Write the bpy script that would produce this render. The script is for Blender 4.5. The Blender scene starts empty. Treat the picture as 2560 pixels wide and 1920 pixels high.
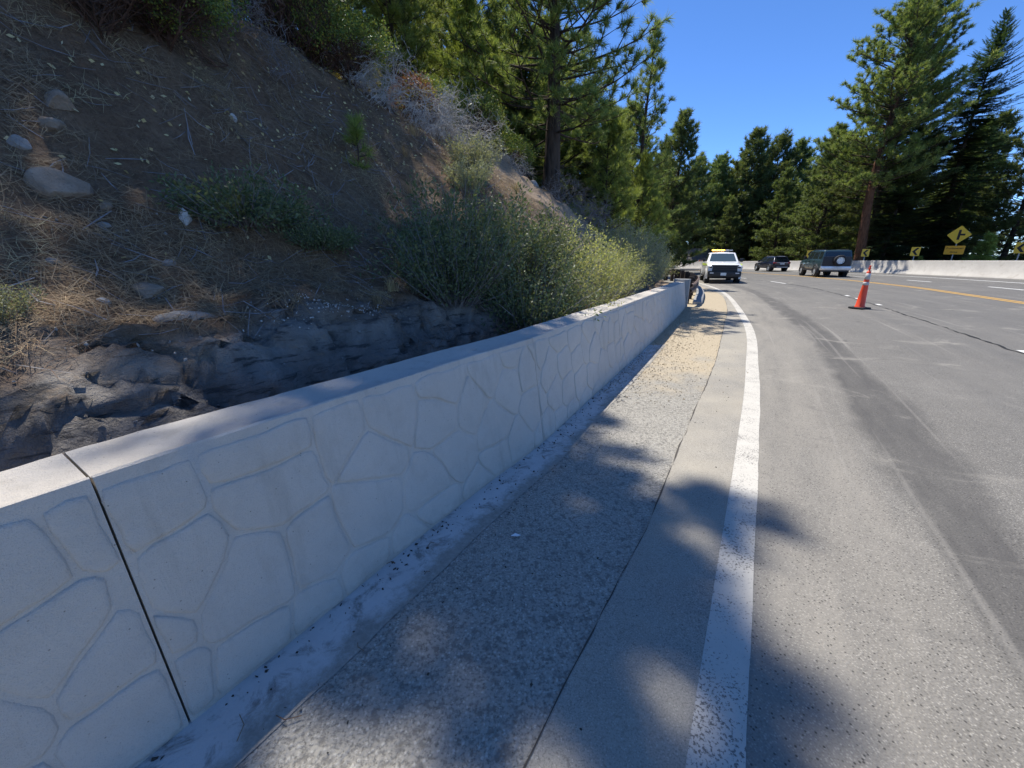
import bpy, bmesh, math, random
import numpy as np
from mathutils import Vector, Matrix, noise

# ------------------------------------------------------------------ camera, sky, sun, exposure
SC = bpy.context.scene
COL = SC.collection
EYE = 1.6
cam_d = bpy.data.cameras.new('camera')
cam_d.sensor_fit = 'HORIZONTAL'; cam_d.sensor_width = 36.0; cam_d.lens = 36.0 * 1000 / 2560
cam_d.clip_start = 0.02; cam_d.clip_end = 30000
cam = bpy.data.objects.new('camera', cam_d); COL.objects.link(cam)
cam.location = (0, 0, EYE); cam.rotation_euler = (math.radians(90 - 18.056), 0, 0)
SC.camera = cam

SUN_EL, SUN_AZ = 64.0, -30.0           # azimuth measured from +Y towards +X
world = bpy.data.worlds.new('World'); SC.world = world; world.use_nodes = True
wn = world.node_tree.nodes; wl = world.node_tree.links; wn.clear()
sky = wn.new('ShaderNodeTexSky'); sky.sky_type = 'NISHITA'; sky.sun_disc = False
sky.sun_elevation = math.radians(SUN_EL); sky.sun_rotation = math.radians(SUN_AZ)
sky.altitude = 1900; sky.air_density = 0.6; sky.dust_density = 0.0; sky.ozone_density = 3.5
sat = wn.new('ShaderNodeHueSaturation'); sat.inputs['Saturation'].default_value = 1.16; sat.inputs['Hue'].default_value = 0.504   # deep blue mountain sky
bg = wn.new('ShaderNodeBackground'); bg.inputs['Strength'].default_value = 0.13
wo = wn.new('ShaderNodeOutputWorld')
wl.new(sky.outputs[0], sat.inputs['Color']); wl.new(sat.outputs[0], bg.inputs[0]); wl.new(bg.outputs[0], wo.inputs[0])
sun_d = bpy.data.lights.new('sun', 'SUN'); sun_d.energy = 2.9; sun_d.angle = math.radians(0.53); sun_d.color = (1.0, 0.95, 0.87)
sun = bpy.data.objects.new('sun', sun_d); COL.objects.link(sun)
_a, _e = math.radians(SUN_AZ), math.radians(SUN_EL)
TO_SUN = Vector((math.sin(_a) * math.cos(_e), math.cos(_a) * math.cos(_e), math.sin(_e)))
sun.rotation_euler = TO_SUN.to_track_quat('Z', 'Y').to_euler()
vs = SC.view_settings
vs.view_transform = 'Standard'; vs.look = 'None'; vs.exposure = 1.15; vs.gamma = 1.0; vs.use_curve_mapping = False
SC.cycles.use_denoising = True
SC.cycles.max_bounces = 6; SC.cycles.transparent_max_bounces = 6
SC.cycles.sample_clamp_indirect = 6.0

# ------------------------------------------------------------------ helpers
R = math.radians
rng = np.random.default_rng(7)
random.seed(7)
def nz(x, y, z=0.0, s=1.0, o=3):
    return noise.fractal(Vector((x * s, y * s, z * s)), 0.6, 2.0, o)

def tag(o, label=None, cat=None, group=None, kind=None):
    if label: o['label'] = label
    if cat: o['category'] = cat
    if group: o['group'] = group
    if kind: o['kind'] = kind
    return o
def empty(name, loc=(0, 0, 0), rz=0.0, **k):
    o = bpy.data.objects.new(name, None); COL.objects.link(o)
    o.empty_display_size = 0.2
    o.location = loc; o.rotation_euler = (0, 0, rz)
    return tag(o, **k)
def link(name, me, parent=None, **k):
    o = bpy.data.objects.new(name, me); COL.objects.link(o)
    if parent: o.parent = parent
    return tag(o, **k)
def mesh(name, V, Fc, mat=None, smooth=False, sharp=None, uv=None, attrs=None):
    me = bpy.data.meshes.new(name)
    V = np.asarray(V, dtype=np.float32).reshape(-1, 3)
    if isinstance(Fc, np.ndarray) and Fc.ndim == 2:
        n, k = Fc.shape
        me.vertices.add(len(V)); me.vertices.foreach_set('co', V.ravel())
        me.loops.add(n * k); me.loops.foreach_set('vertex_index', Fc.astype(np.int32).ravel())
        me.polygons.add(n); me.polygons.foreach_set('loop_start', np.arange(0, n * k, k, dtype=np.int32))
        me.update(calc_edges=True); me.validate()
    else:
        me.from_pydata(V.tolist(), [], [list(map(int, f)) for f in Fc]); me.update()
    if mat is not None:
        for m in (mat if isinstance(mat, (list, tuple)) else [mat]): me.materials.append(m)
    if smooth or sharp is not None:
        me.polygons.foreach_set('use_smooth', [True] * len(me.polygons))
        if sharp is not None:
            me.set_sharp_from_angle(angle=R(sharp))
    if uv is not None:
        l = me.uv_layers.new(name='UVMap')
        li = np.empty(len(me.loops), dtype=np.int32); me.loops.foreach_get('vertex_index', li)
        l.data.foreach_set('uv', np.asarray(uv, dtype=np.float32)[li].ravel())
    for nme, arr in (attrs or {}).items():
        a = me.attributes.new(nme, 'FLOAT', 'POINT'); a.data.foreach_set('value', np.asarray(arr, dtype=np.float32))
    return me
def obj(name, V, Fc, mat, parent=None, smooth=False, sharp=None, uv=None, attrs=None, **k):
    return link(name, mesh(name, V, Fc, mat, smooth, sharp, uv, attrs), parent, **k)
def copy_tree(o, parent=None):
    c = o.copy(); COL.objects.link(c)
    if parent: c.parent = parent
    for ch in list(o.children): copy_tree(ch, c)
    return c

class MB:
    """collects shapes into one mesh"""
    def __init__(s): s.v = []; s.f = []
    def add(s, V, Fc):
        b = len(s.v); s.v += [tuple(p) for p in V]; s.f += [tuple(i + b for i in f) for f in Fc]; return s
    def box(s, c, d, rz=0.0, taper=1.0):
        cx, cy, cz = c; a, b, h = d[0] / 2, d[1] / 2, d[2] / 2
        P = []
        for z, k in ((-h, 1.0), (h, taper)):
            for x, y in ((-a, -b), (a, -b), (a, b), (-a, b)):
                x *= k; y *= k
                P.append((cx + x * math.cos(rz) - y * math.sin(rz), cy + x * math.sin(rz) + y * math.cos(rz), cz + z))
        return s.add(P, [(3, 2, 1, 0), (4, 5, 6, 7), (0, 1, 5, 4), (1, 2, 6, 5), (2, 3, 7, 6), (3, 0, 4, 7)])
    def bbox(s, c, d, bv=0.02, rz=0.0):
        """box with chamfered edges"""
        bm = bmesh.new(); bmesh.ops.create_cube(bm, size=1.0)
        for v in bm.verts: v.co = Vector((v.co.x * d[0], v.co.y * d[1], v.co.z * d[2]))
        bmesh.ops.bevel(bm, geom=list(bm.edges), offset=min(bv, min(d) * .45), segments=2, affect='EDGES', profile=0.6)
        cr, sr = math.cos(rz), math.sin(rz)
        bm.verts.index_update()
        V = [(c[0] + v.co.x * cr - v.co.y * sr, c[1] + v.co.x * sr + v.co.y * cr, c[2] + v.co.z) for v in bm.verts]
        Fc = [tuple(v.index for v in f.verts) for f in bm.faces]; bm.free()
        return s.add(V, Fc)
    def tube(s, P, rad, n=6, cap=True):
        P = [Vector(p) for p in P]
        rad = rad if isinstance(rad, (list, tuple)) else [rad] * len(P)
        V = []; Fc = []
        up = Vector((0, 0, 1)); 
        for i, p in enumerate(P):
            d = (P[min(i + 1, len(P) - 1)] - P[max(i - 1, 0)]).normalized()
            a = d.cross(up if abs(d.z) < .9 else Vector((1, 0, 0))).normalized(); b = d.cross(a)
            for k in range(n):
                t = 2 * math.pi * k / n
                V.append(p + (a * math.cos(t) + b * math.sin(t)) * rad[i])
        for i in range(len(P) - 1):
            for k in range(n):
                k2 = (k + 1) % n
                Fc.append((i * n + k, i * n + k2, (i + 1) * n + k2, (i + 1) * n + k))
        if cap and n > 2:
            Fc.append(tuple(range(n - 1, -1, -1))); Fc.append(tuple((len(P) - 1) * n + k for k in range(n)))
        return s.add(V, Fc)
    def lathe(s, prof, n=20, c=(0, 0, 0), axis='z'):
        V = []; Fc = []
        for r, z in prof:
            for k in range(n):
                t = 2 * math.pi * k / n
                x, y = r * math.cos(t), r * math.sin(t)
                q = (x, y, z) if axis == 'z' else (x, z, y)
                V.append((c[0] + q[0], c[1] + q[1], c[2] + q[2]))
        for i in range(len(prof) - 1):
            for k in range(n):
                k2 = (k + 1) % n
                Fc.append((i * n + k, i * n + k2, (i + 1) * n + k2, (i + 1) * n + k))
        return s.add(V, Fc)
    def build(s, name, mat, parent=None, smooth=False, sharp=None, **k):
        return obj(name, s.v, s.f, mat, parent, smooth, sharp, **k)

class Curve2:
    """smooth plan curve through points, by arc length; t=0 at the given point index"""
    def __init__(s, pts, zero=0, step=0.05):
        P = [np.array(p, float) for p in pts]; P = [2 * P[0] - P[1]] + P + [2 * P[-1] - P[-2]]
        out = []; marks = []
        for i in range(1, len(P) - 2):
            p0, p1, p2, p3 = P[i - 1:i + 3]
            n = max(2, int(np.linalg.norm(p2 - p1) / step))
            marks.append(len(out))
            for k in range(n):
                u = k / n
                out.append(.5 * (2 * p1 + (p2 - p0) * u + (2 * p0 - 5 * p1 + 4 * p2 - p3) * u * u + (3 * p1 - p0 - 3 * p2 + p3) * u ** 3))
        marks.append(len(out)); out.append(P[-2])
        s.p = np.array(out); s.s = np.concatenate([[0], np.cumsum(np.linalg.norm(np.diff(s.p, axis=0), axis=1))])
        s.s -= s.s[marks[zero]]
        d = np.gradient(s.p, axis=0); s.d = d / np.linalg.norm(d, axis=1)[:, None]
        s.t0, s.t1 = s.s[0], s.s[-1]
    def at(s, t):
        return np.array([np.interp(t, s.s, s.p[:, 0]), np.interp(t, s.s, s.p[:, 1])])
    def dir(s, t):
        v = np.array([np.interp(t, s.s, s.d[:, 0]), np.interp(t, s.s, s.d[:, 1])]); return v / np.linalg.norm(v)
    def left(s, t, d):
        q = s.dir(t); p = s.at(t); return p + np.array([-q[1], q[0]]) * d
    def t_at_y(s, y): return float(np.interp(y, s.p[:, 1], s.s))

def ss(a, b, x):
    x = min(1.0, max(0.0, (x - a) / (b - a))); return x * x * (3 - 2 * x)
def road_z(x, y):      # the carriageway: 2 % downhill, banked 2.3 % towards the outside of the bend
    return -0.0196 * y + 0.0228 * x

# ------------------------------------------------------------------ materials
class NT:
    def __init__(s, name):
        s.m = bpy.data.materials.new(name); s.m.use_nodes = True
        s.n = s.m.node_tree.nodes; s.l = s.m.node_tree.links; s.n.clear()
        s.out = s.n.new('ShaderNodeOutputMaterial')
        s.b = s.n.new('ShaderNodeBsdfPrincipled'); s.l.new(s.b.outputs[0], s.out.inputs[0])
    def node(s, t, **k):
        q = s.n.new(t)
        for a, v in k.items():
            if a in q.inputs.keys(): 
                q.inputs[a].default_value = v
            else: setattr(q, a, v)
        return q
    def coord(s, kind='Object'):
        return s.node('ShaderNodeTexCoord').outputs[kind]
    def mapv(s, src, scale=(1, 1, 1)):
        q = s.node('ShaderNodeMapping'); q.inputs['Scale'].default_value = scale; s.l.new(src, q.inputs['Vector']); return q.outputs[0]
    def noise(s, vec, scale, detail=4.0, rough=0.55, dist=0.0):
        q = s.node('ShaderNodeTexNoise'); q.inputs['Scale'].default_value = scale; q.inputs['Detail'].default_value = detail
        q.inputs['Roughness'].default_value = rough; q.inputs['Distortion'].default_value = dist
        s.l.new(vec, q.inputs['Vector']); return q.outputs['Fac']
    def voro(s, vec, scale, feat='F1', out='Distance'):
        q = s.node('ShaderNodeTexVoronoi'); q.feature = feat; q.inputs['Scale'].default_value = scale
        s.l.new(vec, q.inputs['Vector']); return q.outputs[out]
    def ramp(s, fac, stops, interp='LINEAR'):
        q = s.node('ShaderNodeValToRGB'); q.color_ramp.interpolation = interp
        e = q.color_ramp.elements
        while len(e) < len(stops): e.new(0.5)
        for i, (p, c) in enumerate(stops):
            e[i].position = p
            e[i].color = (c, c, c, 1) if isinstance(c, (int, float)) else (*c, 1)
        s.l.new(fac, q.inputs[0]); return q.outputs[0]
    def mix(s, fac, a, b, mode='MIX'):
        q = s.node('ShaderNodeMix'); q.data_type = 'RGBA'; q.blend_type = mode
        for sock, v in ((q.inputs[0], fac), (q.inputs[6], a), (q.inputs[7], b)):
            if hasattr(v, 'links'): s.l.new(v, sock)
            elif isinstance(v, (int, float)): sock.default_value = v if sock.type == 'VALUE' else (v, v, v, 1)
            else: sock.default_value = (*v, 1)
        return q.outputs[2]
    def math(s, op, a, b=0.0, clamp=False):
        q = s.node('ShaderNodeMath'); q.operation = op; q.use_clamp = clamp
        for sock, v in ((q.inputs[0], a), (q.inputs[1], b)):
            if hasattr(v, 'links'): s.l.new(v, sock)
            else: sock.default_value = v
        return q.outputs[0]
    def maprange(s, v, a, b, c=0.0, d=1.0):
        q = s.node('ShaderNodeMapRange'); s.l.new(v, q.inputs[0])
        for i, k in enumerate((a, b, c, d)): q.inputs[i + 1].default_value = k
        return q.outputs[0]
    def attr(s, name):
        q = s.node('ShaderNodeAttribute'); q.attribute_name = name; return q.outputs['Fac']
    def sep(s, vec):
        q = s.node('ShaderNodeSeparateXYZ'); s.l.new(vec, q.inputs[0]); return q.outputs
    def col(s, c):
        if hasattr(c, 'links'): s.l.new(c, s.b.inputs['Base Color'])
        else: s.b.inputs['Base Color'].default_value = (*c, 1)
        return s
    def set(s, **k):
        for a, v in k.items():
            i = s.b.inputs[a.replace('_', ' ')]
            if hasattr(v, 'links'): s.l.new(v, i)
            else: i.default_value = v
        return s
    def bump(s, h, strength=0.3, dist=0.01):
        q = s.node('ShaderNodeBump'); q.inputs['Strength'].default_value = strength; q.inputs['Distance'].default_value = dist
        s.l.new(h, q.inputs['Height']); s.l.new(q.outputs[0], s.b.inputs['Normal']); return s
    def emit(s, c, e):
        s.b.inputs['Emission Color'].default_value = (*c, 1); s.b.inputs['Emission Strength'].default_value = e; return s

M = {}
def plain(name, c, rough=0.6, metal=0.0, var=0.12, scale=8.0, spec=0.5, coat=0.0):
    t = NT(name); v = t.coord()
    f = t.noise(v, scale, 4, .6)
    a = tuple(k * (1 - var) for k in c); b = tuple(min(1, k * (1 + var)) for k in c)
    t.col(t.mix(f, a, b)).set(Roughness=rough, Metallic=metal, Specular_IOR_Level=spec, Coat_Weight=coat)
    M[name] = t.m; return t.m

def asphalt(name, lo, hi, chip, tar=None, grain=260.0, bump=.5):
    t = NT(name); v = t.coord('Object')
    big = t.noise(v, .35, 5, .6); mid = t.noise(v, 3.0, 5, .65); fine = t.noise(v, grain * .45, 3, .7)
    vd = t.voro(v, grain * .42)
    vc = t.voro(v, grain * .42, out='Color')
    c = t.mix(t.ramp(big, [(.3, 0.0), (.7, 1.0)]), lo, hi)
    c = t.mix(t.math('MULTIPLY', t.ramp(mid, [(.35, 0.0), (.75, 1.0)]), .45), c, tuple(k * .72 for k in lo))
    stone = t.math('MULTIPLY', t.ramp(vd, [(.25, 1.0), (.55, 0.0)]), t.ramp(t.sep(vc)[0], [(.45, 0.0), (.8, 1.0)]))
    c = t.mix(t.math('MULTIPLY', stone, .85), c, chip)
    c = t.mix(t.ramp(fine, [(.34, .75), (.52, 0.0)]), c, tuple(k * .30 for k in lo))
    return t, v, c, fine, vd

# carriageway, UV = (metres right of the edge line, metres along it)
t, v, c, fine, vd = asphalt('asphalt_road', (.150, .143, .131), (.215, .205, .185), (.40, .38, .335), grain=265.0)
uv = t.coord('UV'); U = t.sep(uv)
wob = t.noise(t.mapv(uv, (1.0, .5, 1)), 1.6, 4, .6)
lw = t.math('ADD', U[0], t.math('MULTIPLY', t.math('SUBTRACT', wob, .5), .5))
dusty = t.ramp(t.maprange(lw, -.6, 5.6), [(0.0, .75), (.18, .62), (.27, .12), (.5, .16), (1.0, 0.0)])
c = t.mix(t.math('MULTIPLY', dusty, t.ramp(t.noise(t.mapv(uv, (1.6, .25, 1)), 2.2, 5, .65), [(.3, .35), (.7, 1.0)])), c, (.34, .312, .262))
band = t.ramp(t.maprange(lw, .55, 1.75), [(0.0, 0.0), (.22, 0.0), (.33, 1.0), (.60, 1.0), (.74, 0.0), (1.0, 0.0)])
wid = t.ramp(t.maprange(U[1], -2.0, 30.0), [(0.0, 1.0), (.6, .8), (1.0, .35)])
c = t.mix(t.math('MULTIPLY', t.math('MULTIPLY', band, wid), t.ramp(t.noise(t.mapv(uv, (2, .4, 1)), 3.0, 5, .7), [(.25, .45), (.65, .95)])), c, (.088, .084, .079))
track = t.noise(t.mapv(uv, (1.3, .035, 1)), 1.5, 3, .6)
far = t.maprange(U[0], 1.4, 2.6)
c = t.mix(t.math('MULTIPLY', far, t.ramp(track, [(.35, .62), (.6, .18)])), c, (.125, .122, .115))
streak = t.ramp(t.noise(t.mapv(uv, (9.0, .16, 1)), 1.0, 3, .5), [(.60, 0.0), (.72, .45)])
c = t.mix(streak, c, (.32, .30, .265))
void = t.math('MULTIPLY', t.ramp(t.voro(v, 62.0), [(.16, .9), (.34, 0.0)]), t.ramp(t.sep(t.voro(v, 62.0, out='Color'))[0], [(.55, 0.0), (.7, 1.0)]))
c = t.mix(void, c, (.055, .052, .047))
blot = t.noise(v, 1.7, 6, .72, .6)
c = t.mix(t.ramp(blot, [(.60, 0.0), (.74, .55)]), c, (.10, .096, .09))
c = t.mix(t.ramp(t.noise(v, .9, 6, .7, .8), [(.58, 0.0), (.70, .45)]), c, (.37, .345, .295))
spot = t.voro(v, 1.3); spc = t.voro(v, 1.3, out='Color')
c = t.mix(t.math('MULTIPLY', t.ramp(spot, [(.035, .8), (.07, 0.0)]), t.ramp(t.sep(spc)[1], [(.6, 0.0), (.7, 1.0)])), c, (.05, .048, .045))
t.col(c).set(Roughness=.88, Specular_IOR_Level=.25)
t.bump(t.math('ADD', fine, t.math('MULTIPLY', vd, -.6)), .55, .006)
M['road'] = t.m

# coarse old shoulder; turns to dirt and gravel farther on
t, v, c, fine, vd = asphalt('asphalt_shoulder', (.335, .315, .272), (.43, .404, .345), (.52, .49, .425), grain=170.0)
xy = t.sep(v)
pit = t.noise(v, 26.0, 3, .62)
c = t.mix(t.ramp(pit, [(.36, .75), (.47, 0.0)]), c, (.17, .16, .142))
dirtf = t.math('ADD', t.maprange(xy[1], 3.2, 7.5), t.math('MULTIPLY', t.math('SUBTRACT', t.noise(v, 1.3, 5, .65), .5), 1.3))
dirtc = t.mix(t.ramp(t.noise(v, 34.0, 4, .7), [(.3, 0.0), (.7, 1.0)]), (.33, .265, .175), (.56, .475, .34))
c = t.mix(t.ramp(dirtf, [(.35, 0.0), (.75, .92)]), c, dirtc)
t.col(c).set(Roughness=.95, Specular_IOR_Level=.15)
t.bump(t.math('ADD', t.math('ADD', fine, t.math('MULTIPLY', vd, -.8)), t.math('MULTIPLY', pit, 1.8)), .8, .008)
M['shoulder'] = t.m

# smoother paved strip beside the edge line
t, v, c, fine, vd = asphalt('asphalt_strip', (.30, .282, .246), (.385, .36, .31), (.46, .43, .37), grain=330.0)
c = t.mix(t.ramp(t.noise(v, 55.0, 3, .6), [(.30, .6), (.40, 0.0)]), c, (.11, .105, .095))
c = t.mix(t.ramp(t.noise(v, 1.1, 5, .6), [(.35, 0.0), (.7, .5)]), c, (.45, .40, .31))
t.col(c).set(Roughness=.93, Specular_IOR_Level=.15); t.bump(fine, .4, .004)
M['strip'] = t.m

# worn road paint
def paint(name, c, wear=.5):
    t = NT(name); v = t.coord()
    f = t.noise(v, 85.0, 4, .68); big = t.noise(v, 2.2, 4, .6)
    k = t.math('ADD', f, t.math('MULTIPLY', t.math('SUBTRACT', t.noise(v, 3.5, 6, .72), .5), .5))
    col = t.mix(t.ramp(k, [(.36 * wear / .5, 1.0), (.45 * wear / .5, 0.0)]), t.mix(t.noise(v, 9, 4, .6), tuple(x * .82 for x in c), c), (.17, .16, .145))
    t.col(col).set(Roughness=.8, Specular_IOR_Level=.2); t.bump(f, .4, .004); M[name] = t.m
paint('paint_white', (.58, .55, .485), .50); paint('paint_white_clean', (.80, .79, .75), .4); paint('paint_yellow', (.60, .36, .10), .42)

# concrete
def concrete(name, lo, hi, grit=.5, stain=(.16, .15, .13), st=.5):
    t = NT(name); v = t.coord()
    big = t.noise(v, .9, 5, .6); mid = t.noise(v, 9.0, 5, .65); fine = t.noise(v, 240.0, 3, .7)
    c = t.mix(t.ramp(big, [(.3, 0.0), (.7, 1.0)]), lo, hi)
    c = t.mix(t.ramp(mid, [(.25, .22), (.55, 0.0)]), c, tuple(k * .8 for k in lo))
    c = t.mix(t.math('MULTIPLY', t.ramp(t.noise(v, 2.3, 6, .72, .4), [(.56, 0.0), (.72, 1.0)]), st), c, stain)
    c = t.mix(t.ramp(fine, [(.3, .25), (.45, 0.0)]), c, tuple(k * .6 for k in lo))
    t.col(c).set(Roughness=.82, Specular_IOR_Level=.3)
    t.bump(t.math('ADD', fine, t.math('MULTIPLY', mid, 1.4)), grit, .004); M[name] = t.m
_w = NT('wall_concrete'); _v = _w.coord(); _p = _w.sep(_v)
_big = _w.noise(_v, .9, 5, .6); _mid = _w.noise(_v, 8.0, 6, .68); _fin = _w.noise(_v, 260.0, 3, .7)
_c = _w.mix(_w.ramp(_big, [(.3, 0.0), (.7, 1.0)]), (.51, .468, .408), (.60, .552, .485))
_c = _w.mix(_w.ramp(_mid, [(.28, .35), (.52, 0.0)]), _c, (.43, .39, .335))
_c = _w.mix(_w.ramp(_w.noise(_w.mapv(_v, (7, 7, .55)), 1.0, 5, .65), [(.56, 0.0), (.70, .40)]), _c, (.37, .33, .27))
_c = _w.mix(_w.ramp(_w.math('ADD', _w.maprange(_p[2], -.10, .30), _w.math('MULTIPLY', _w.noise(_v, 5.0, 6, .72), .9)), [(.35, .75), (.75, 0.0)]), _c, (.33, .29, .235))
_pin = _w.voro(_v, 55.0); _pc = _w.sep(_w.voro(_v, 55.0, out='Color'))
_c = _w.mix(_w.math('MULTIPLY', _w.ramp(_pin, [(.10, .9), (.18, 0.0)]), _w.ramp(_pc[0], [(.90, 0.0), (.93, .8)])), _c, (.16, .145, .12))
_c = _w.mix(_w.ramp(_fin, [(.32, .4), (.47, 0.0)]), _c, (.30, .275, .235))
_w.col(_c).set(Roughness=.85, Specular_IOR_Level=.28)
_w.bump(_w.math('ADD', _w.math('ADD', _fin, _w.math('MULTIPLY', _mid, 1.8)), _w.math('MULTIPLY', _w.noise(_v, 35.0, 4, .65), 1.2)), .9, .005); M['wall_concrete'] = _w.m
concrete('gutter_concrete', (.52, .51, .49), (.64, .625, .60), .6, (.20, .19, .17), .8)
_g = NT('gutter_edge_dirt'); _v = _g.coord(); _u = _g.sep(_g.coord('UV'))
_c = _g.mix(_g.ramp(_g.noise(_v, 3.0, 5, .65), [(.3, 0.0), (.7, 1.0)]), (.50, .485, .46), (.62, .60, .57))
_c = _g.mix(_g.ramp(_g.noise(_v, 7.0, 6, .75, .5), [(.52, 0.0), (.66, .85)]), _c, (.20, .188, .168))
_e = _g.math('ADD', _u[0], _g.math('MULTIPLY', _g.math('SUBTRACT', _g.noise(_v, 6.0, 6, .75), .5), 1.1))
_c = _g.mix(_g.ramp(_e, [(.66, 0.0), (.92, 1.0)]), _c, _g.mix(_g.noise(_v, 45.0, 4, .7), (.17, .16, .14), (.46, .43, .37)))
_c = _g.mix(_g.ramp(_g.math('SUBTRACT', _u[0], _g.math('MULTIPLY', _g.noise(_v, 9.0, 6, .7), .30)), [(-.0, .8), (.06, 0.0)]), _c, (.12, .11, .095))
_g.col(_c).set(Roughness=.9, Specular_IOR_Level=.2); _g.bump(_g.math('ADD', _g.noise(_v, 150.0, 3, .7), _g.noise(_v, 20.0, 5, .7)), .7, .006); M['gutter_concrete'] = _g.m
concrete('barrier_concrete', (.50, .47, .42), (.62, .59, .53), .3, (.34, .30, .245), .6)
concrete('kerb_concrete', (.28, .28, .27), (.36, .36, .35), .4)

# forest floor, bank
def soil(name, lo, hi, extra=None):
    t = NT(name); v = t.coord()
    a = t.noise(v, 1.4, 6, .7); b = t.noise(v, 22.0, 5, .7); f = t.noise(v, 90.0, 3, .7)
    c = t.mix(t.ramp(a, [(.3, 0.0), (.7, 1.0)]), lo, hi)
    c = t.mix(t.ramp(b, [(.3, .6), (.55, 0.0)]), c, tuple(k * .45 for k in lo))
    c = t.mix(t.ramp(f, [(.58, 0.0), (.72, .5)]), c, tuple(min(1, k * 2.0) for k in hi))
    return t, v, c, b, f
t, v, c, b, f = soil('forest_floor', (.12, .09, .062), (.19, .145, .10))
t.col(c).set(Roughness=1.0, Specular_IOR_Level=.1); t.bump(t.math('ADD', b, t.math('MULTIPLY', f, .4)), .9, .03); M['floor'] = t.m
t, v, c, b, f = soil('bank_soil', (.145, .094, .058), (.25, .172, .112))
rockc = t.mix(t.ramp(t.noise(v, 2.6, 6, .7, .5), [(.32, 0.0), (.68, 1.0)]), (.135, .122, .106), (.335, .305, .268))
rockc = t.mix(t.ramp(t.noise(t.mapv(v, (1, 1, 2.5)), 4.0, 6, .72), [(.55, 0.0), (.72, .8)]), rockc, (.33, .235, .15))
rockc = t.mix(t.ramp(t.noise(t.mapv(v, (.7, .7, 4.5)), 5.0, 4, .7), [(.36, .85), (.46, 0.0)]), rockc, (.07, .067, .065))
c = t.mix(t.attr('rock'), c, rockc)
tanc = t.mix(t.ramp(t.noise(v, 11.0, 6, .7), [(.3, 0.0), (.7, 1.0)]), (.29, .215, .15), (.47, .365, .265))
c = t.mix(t.math('MULTIPLY', t.attr('tan'), t.ramp(t.noise(v, 2.4, 5, .65), [(.25, .55), (.6, 1.0)])), c, tanc)
t.col(c).set(Roughness=.97, Specular_IOR_Level=.12)
t.bump(t.math('ADD', t.math('ADD', b, t.math('MULTIPLY', f, .45)), t.math('MULTIPLY', t.noise(v, 6.0, 6, .7), 1.8)), 1.0, .035); M['bank'] = t.m

# foliage: colour varies from leaf to leaf, light shines through
def leaf(name, cols, trans=.35, rough=.5, spec=.35):
    t = NT(name); g = t.node('ShaderNodeNewGeometry')
    oi = t.node('ShaderNodeObjectInfo')
    n = len(cols)
    c = t.ramp(g.outputs['Random Per Island'], [(i / max(1, n - 1), k) for i, k in enumerate(cols)])
    hv = t.node('ShaderNodeHueSaturation'); t.l.new(c, hv.inputs['Color'])
    t.l.new(t.maprange(oi.outputs['Random'], 0, 1, .82, 1.18), hv.inputs['Value'])
    t.l.new(t.maprange(oi.outputs['Random'], 0, 1, .49, .51), hv.inputs['Hue'])
    c = hv.outputs[0]
    t.col(c).set(Roughness=rough, Specular_IOR_Level=spec)
    tr = t.node('ShaderNodeBsdfTranslucent'); t.l.new(t.mix(1.0, c, (1.25, 1.2, .62), 'MULTIPLY'), tr.inputs[0])
    mx = t.node('ShaderNodeMixShader'); mx.inputs[0].default_value = trans
    t.l.new(t.b.outputs[0], mx.inputs[1]); t.l.new(tr.outputs[0], mx.inputs[2]); t.l.new(mx.outputs[0], t.out.inputs[0])
    M[name] = t.m
leaf('pine_needles', [(.106, .156, .048), (.167, .224, .068), (.235, .292, .099), (.310, .335, .124)], .48)
leaf('young_needles', [(.178, .238, .059), (.261, .333, .090), (.356, .404, .131)], .5)
leaf('fir_needles', [(.034, .070, .031), (.058, .102, .041), (.096, .144, .054)], .3)
leaf('far_needles', [(.090, .138, .050), (.150, .198, .072), (.228, .270, .102)], .45)
leaf('sage_leaves', [(.451, .446, .200), (.268, .297, .111), (.376, .391, .157), (.470, .454, .174), (.345, .368, .205)], .40)
leaf('grey_sage', [(.215, .237, .143), (.300, .322, .208), (.386, .394, .257)], .35)
leaf('dark_brush', [(.090, .126, .065), (.144, .190, .090), (.208, .244, .118)], .30)
leaf('manzanita_leaves', [(.092, .160, .047), (.143, .227, .060), (.218, .294, .076), (.403, .386, .067)], .40, .4)
leaf('yellow_leaves', [(.36, .30, .05), (.48, .40, .08), (.26, .28, .06)], .4)
leaf('red_leaves', [(.16, .045, .03), (.26, .09, .05), (.34, .17, .09)], .35)
leaf('litter_leaves', [(.75, .68, .40), (.483, .414, .184), (.632, .552, .287), (.345, .253, .103), (.713, .655, .414)], .1, .8)
leaf('dry_needles', [(.131, .081, .050), (.223, .147, .089), (.355, .250, .151), (.197, .151, .112)], .05, .8, .15)
leaf('dry_grass', [(.360, .282, .162), (.480, .396, .240), (.264, .198, .114)], .2, .8, .15)
leaf('grass_blue', [(.20, .235, .17), (.28, .30, .22)], .25, .7)

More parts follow.
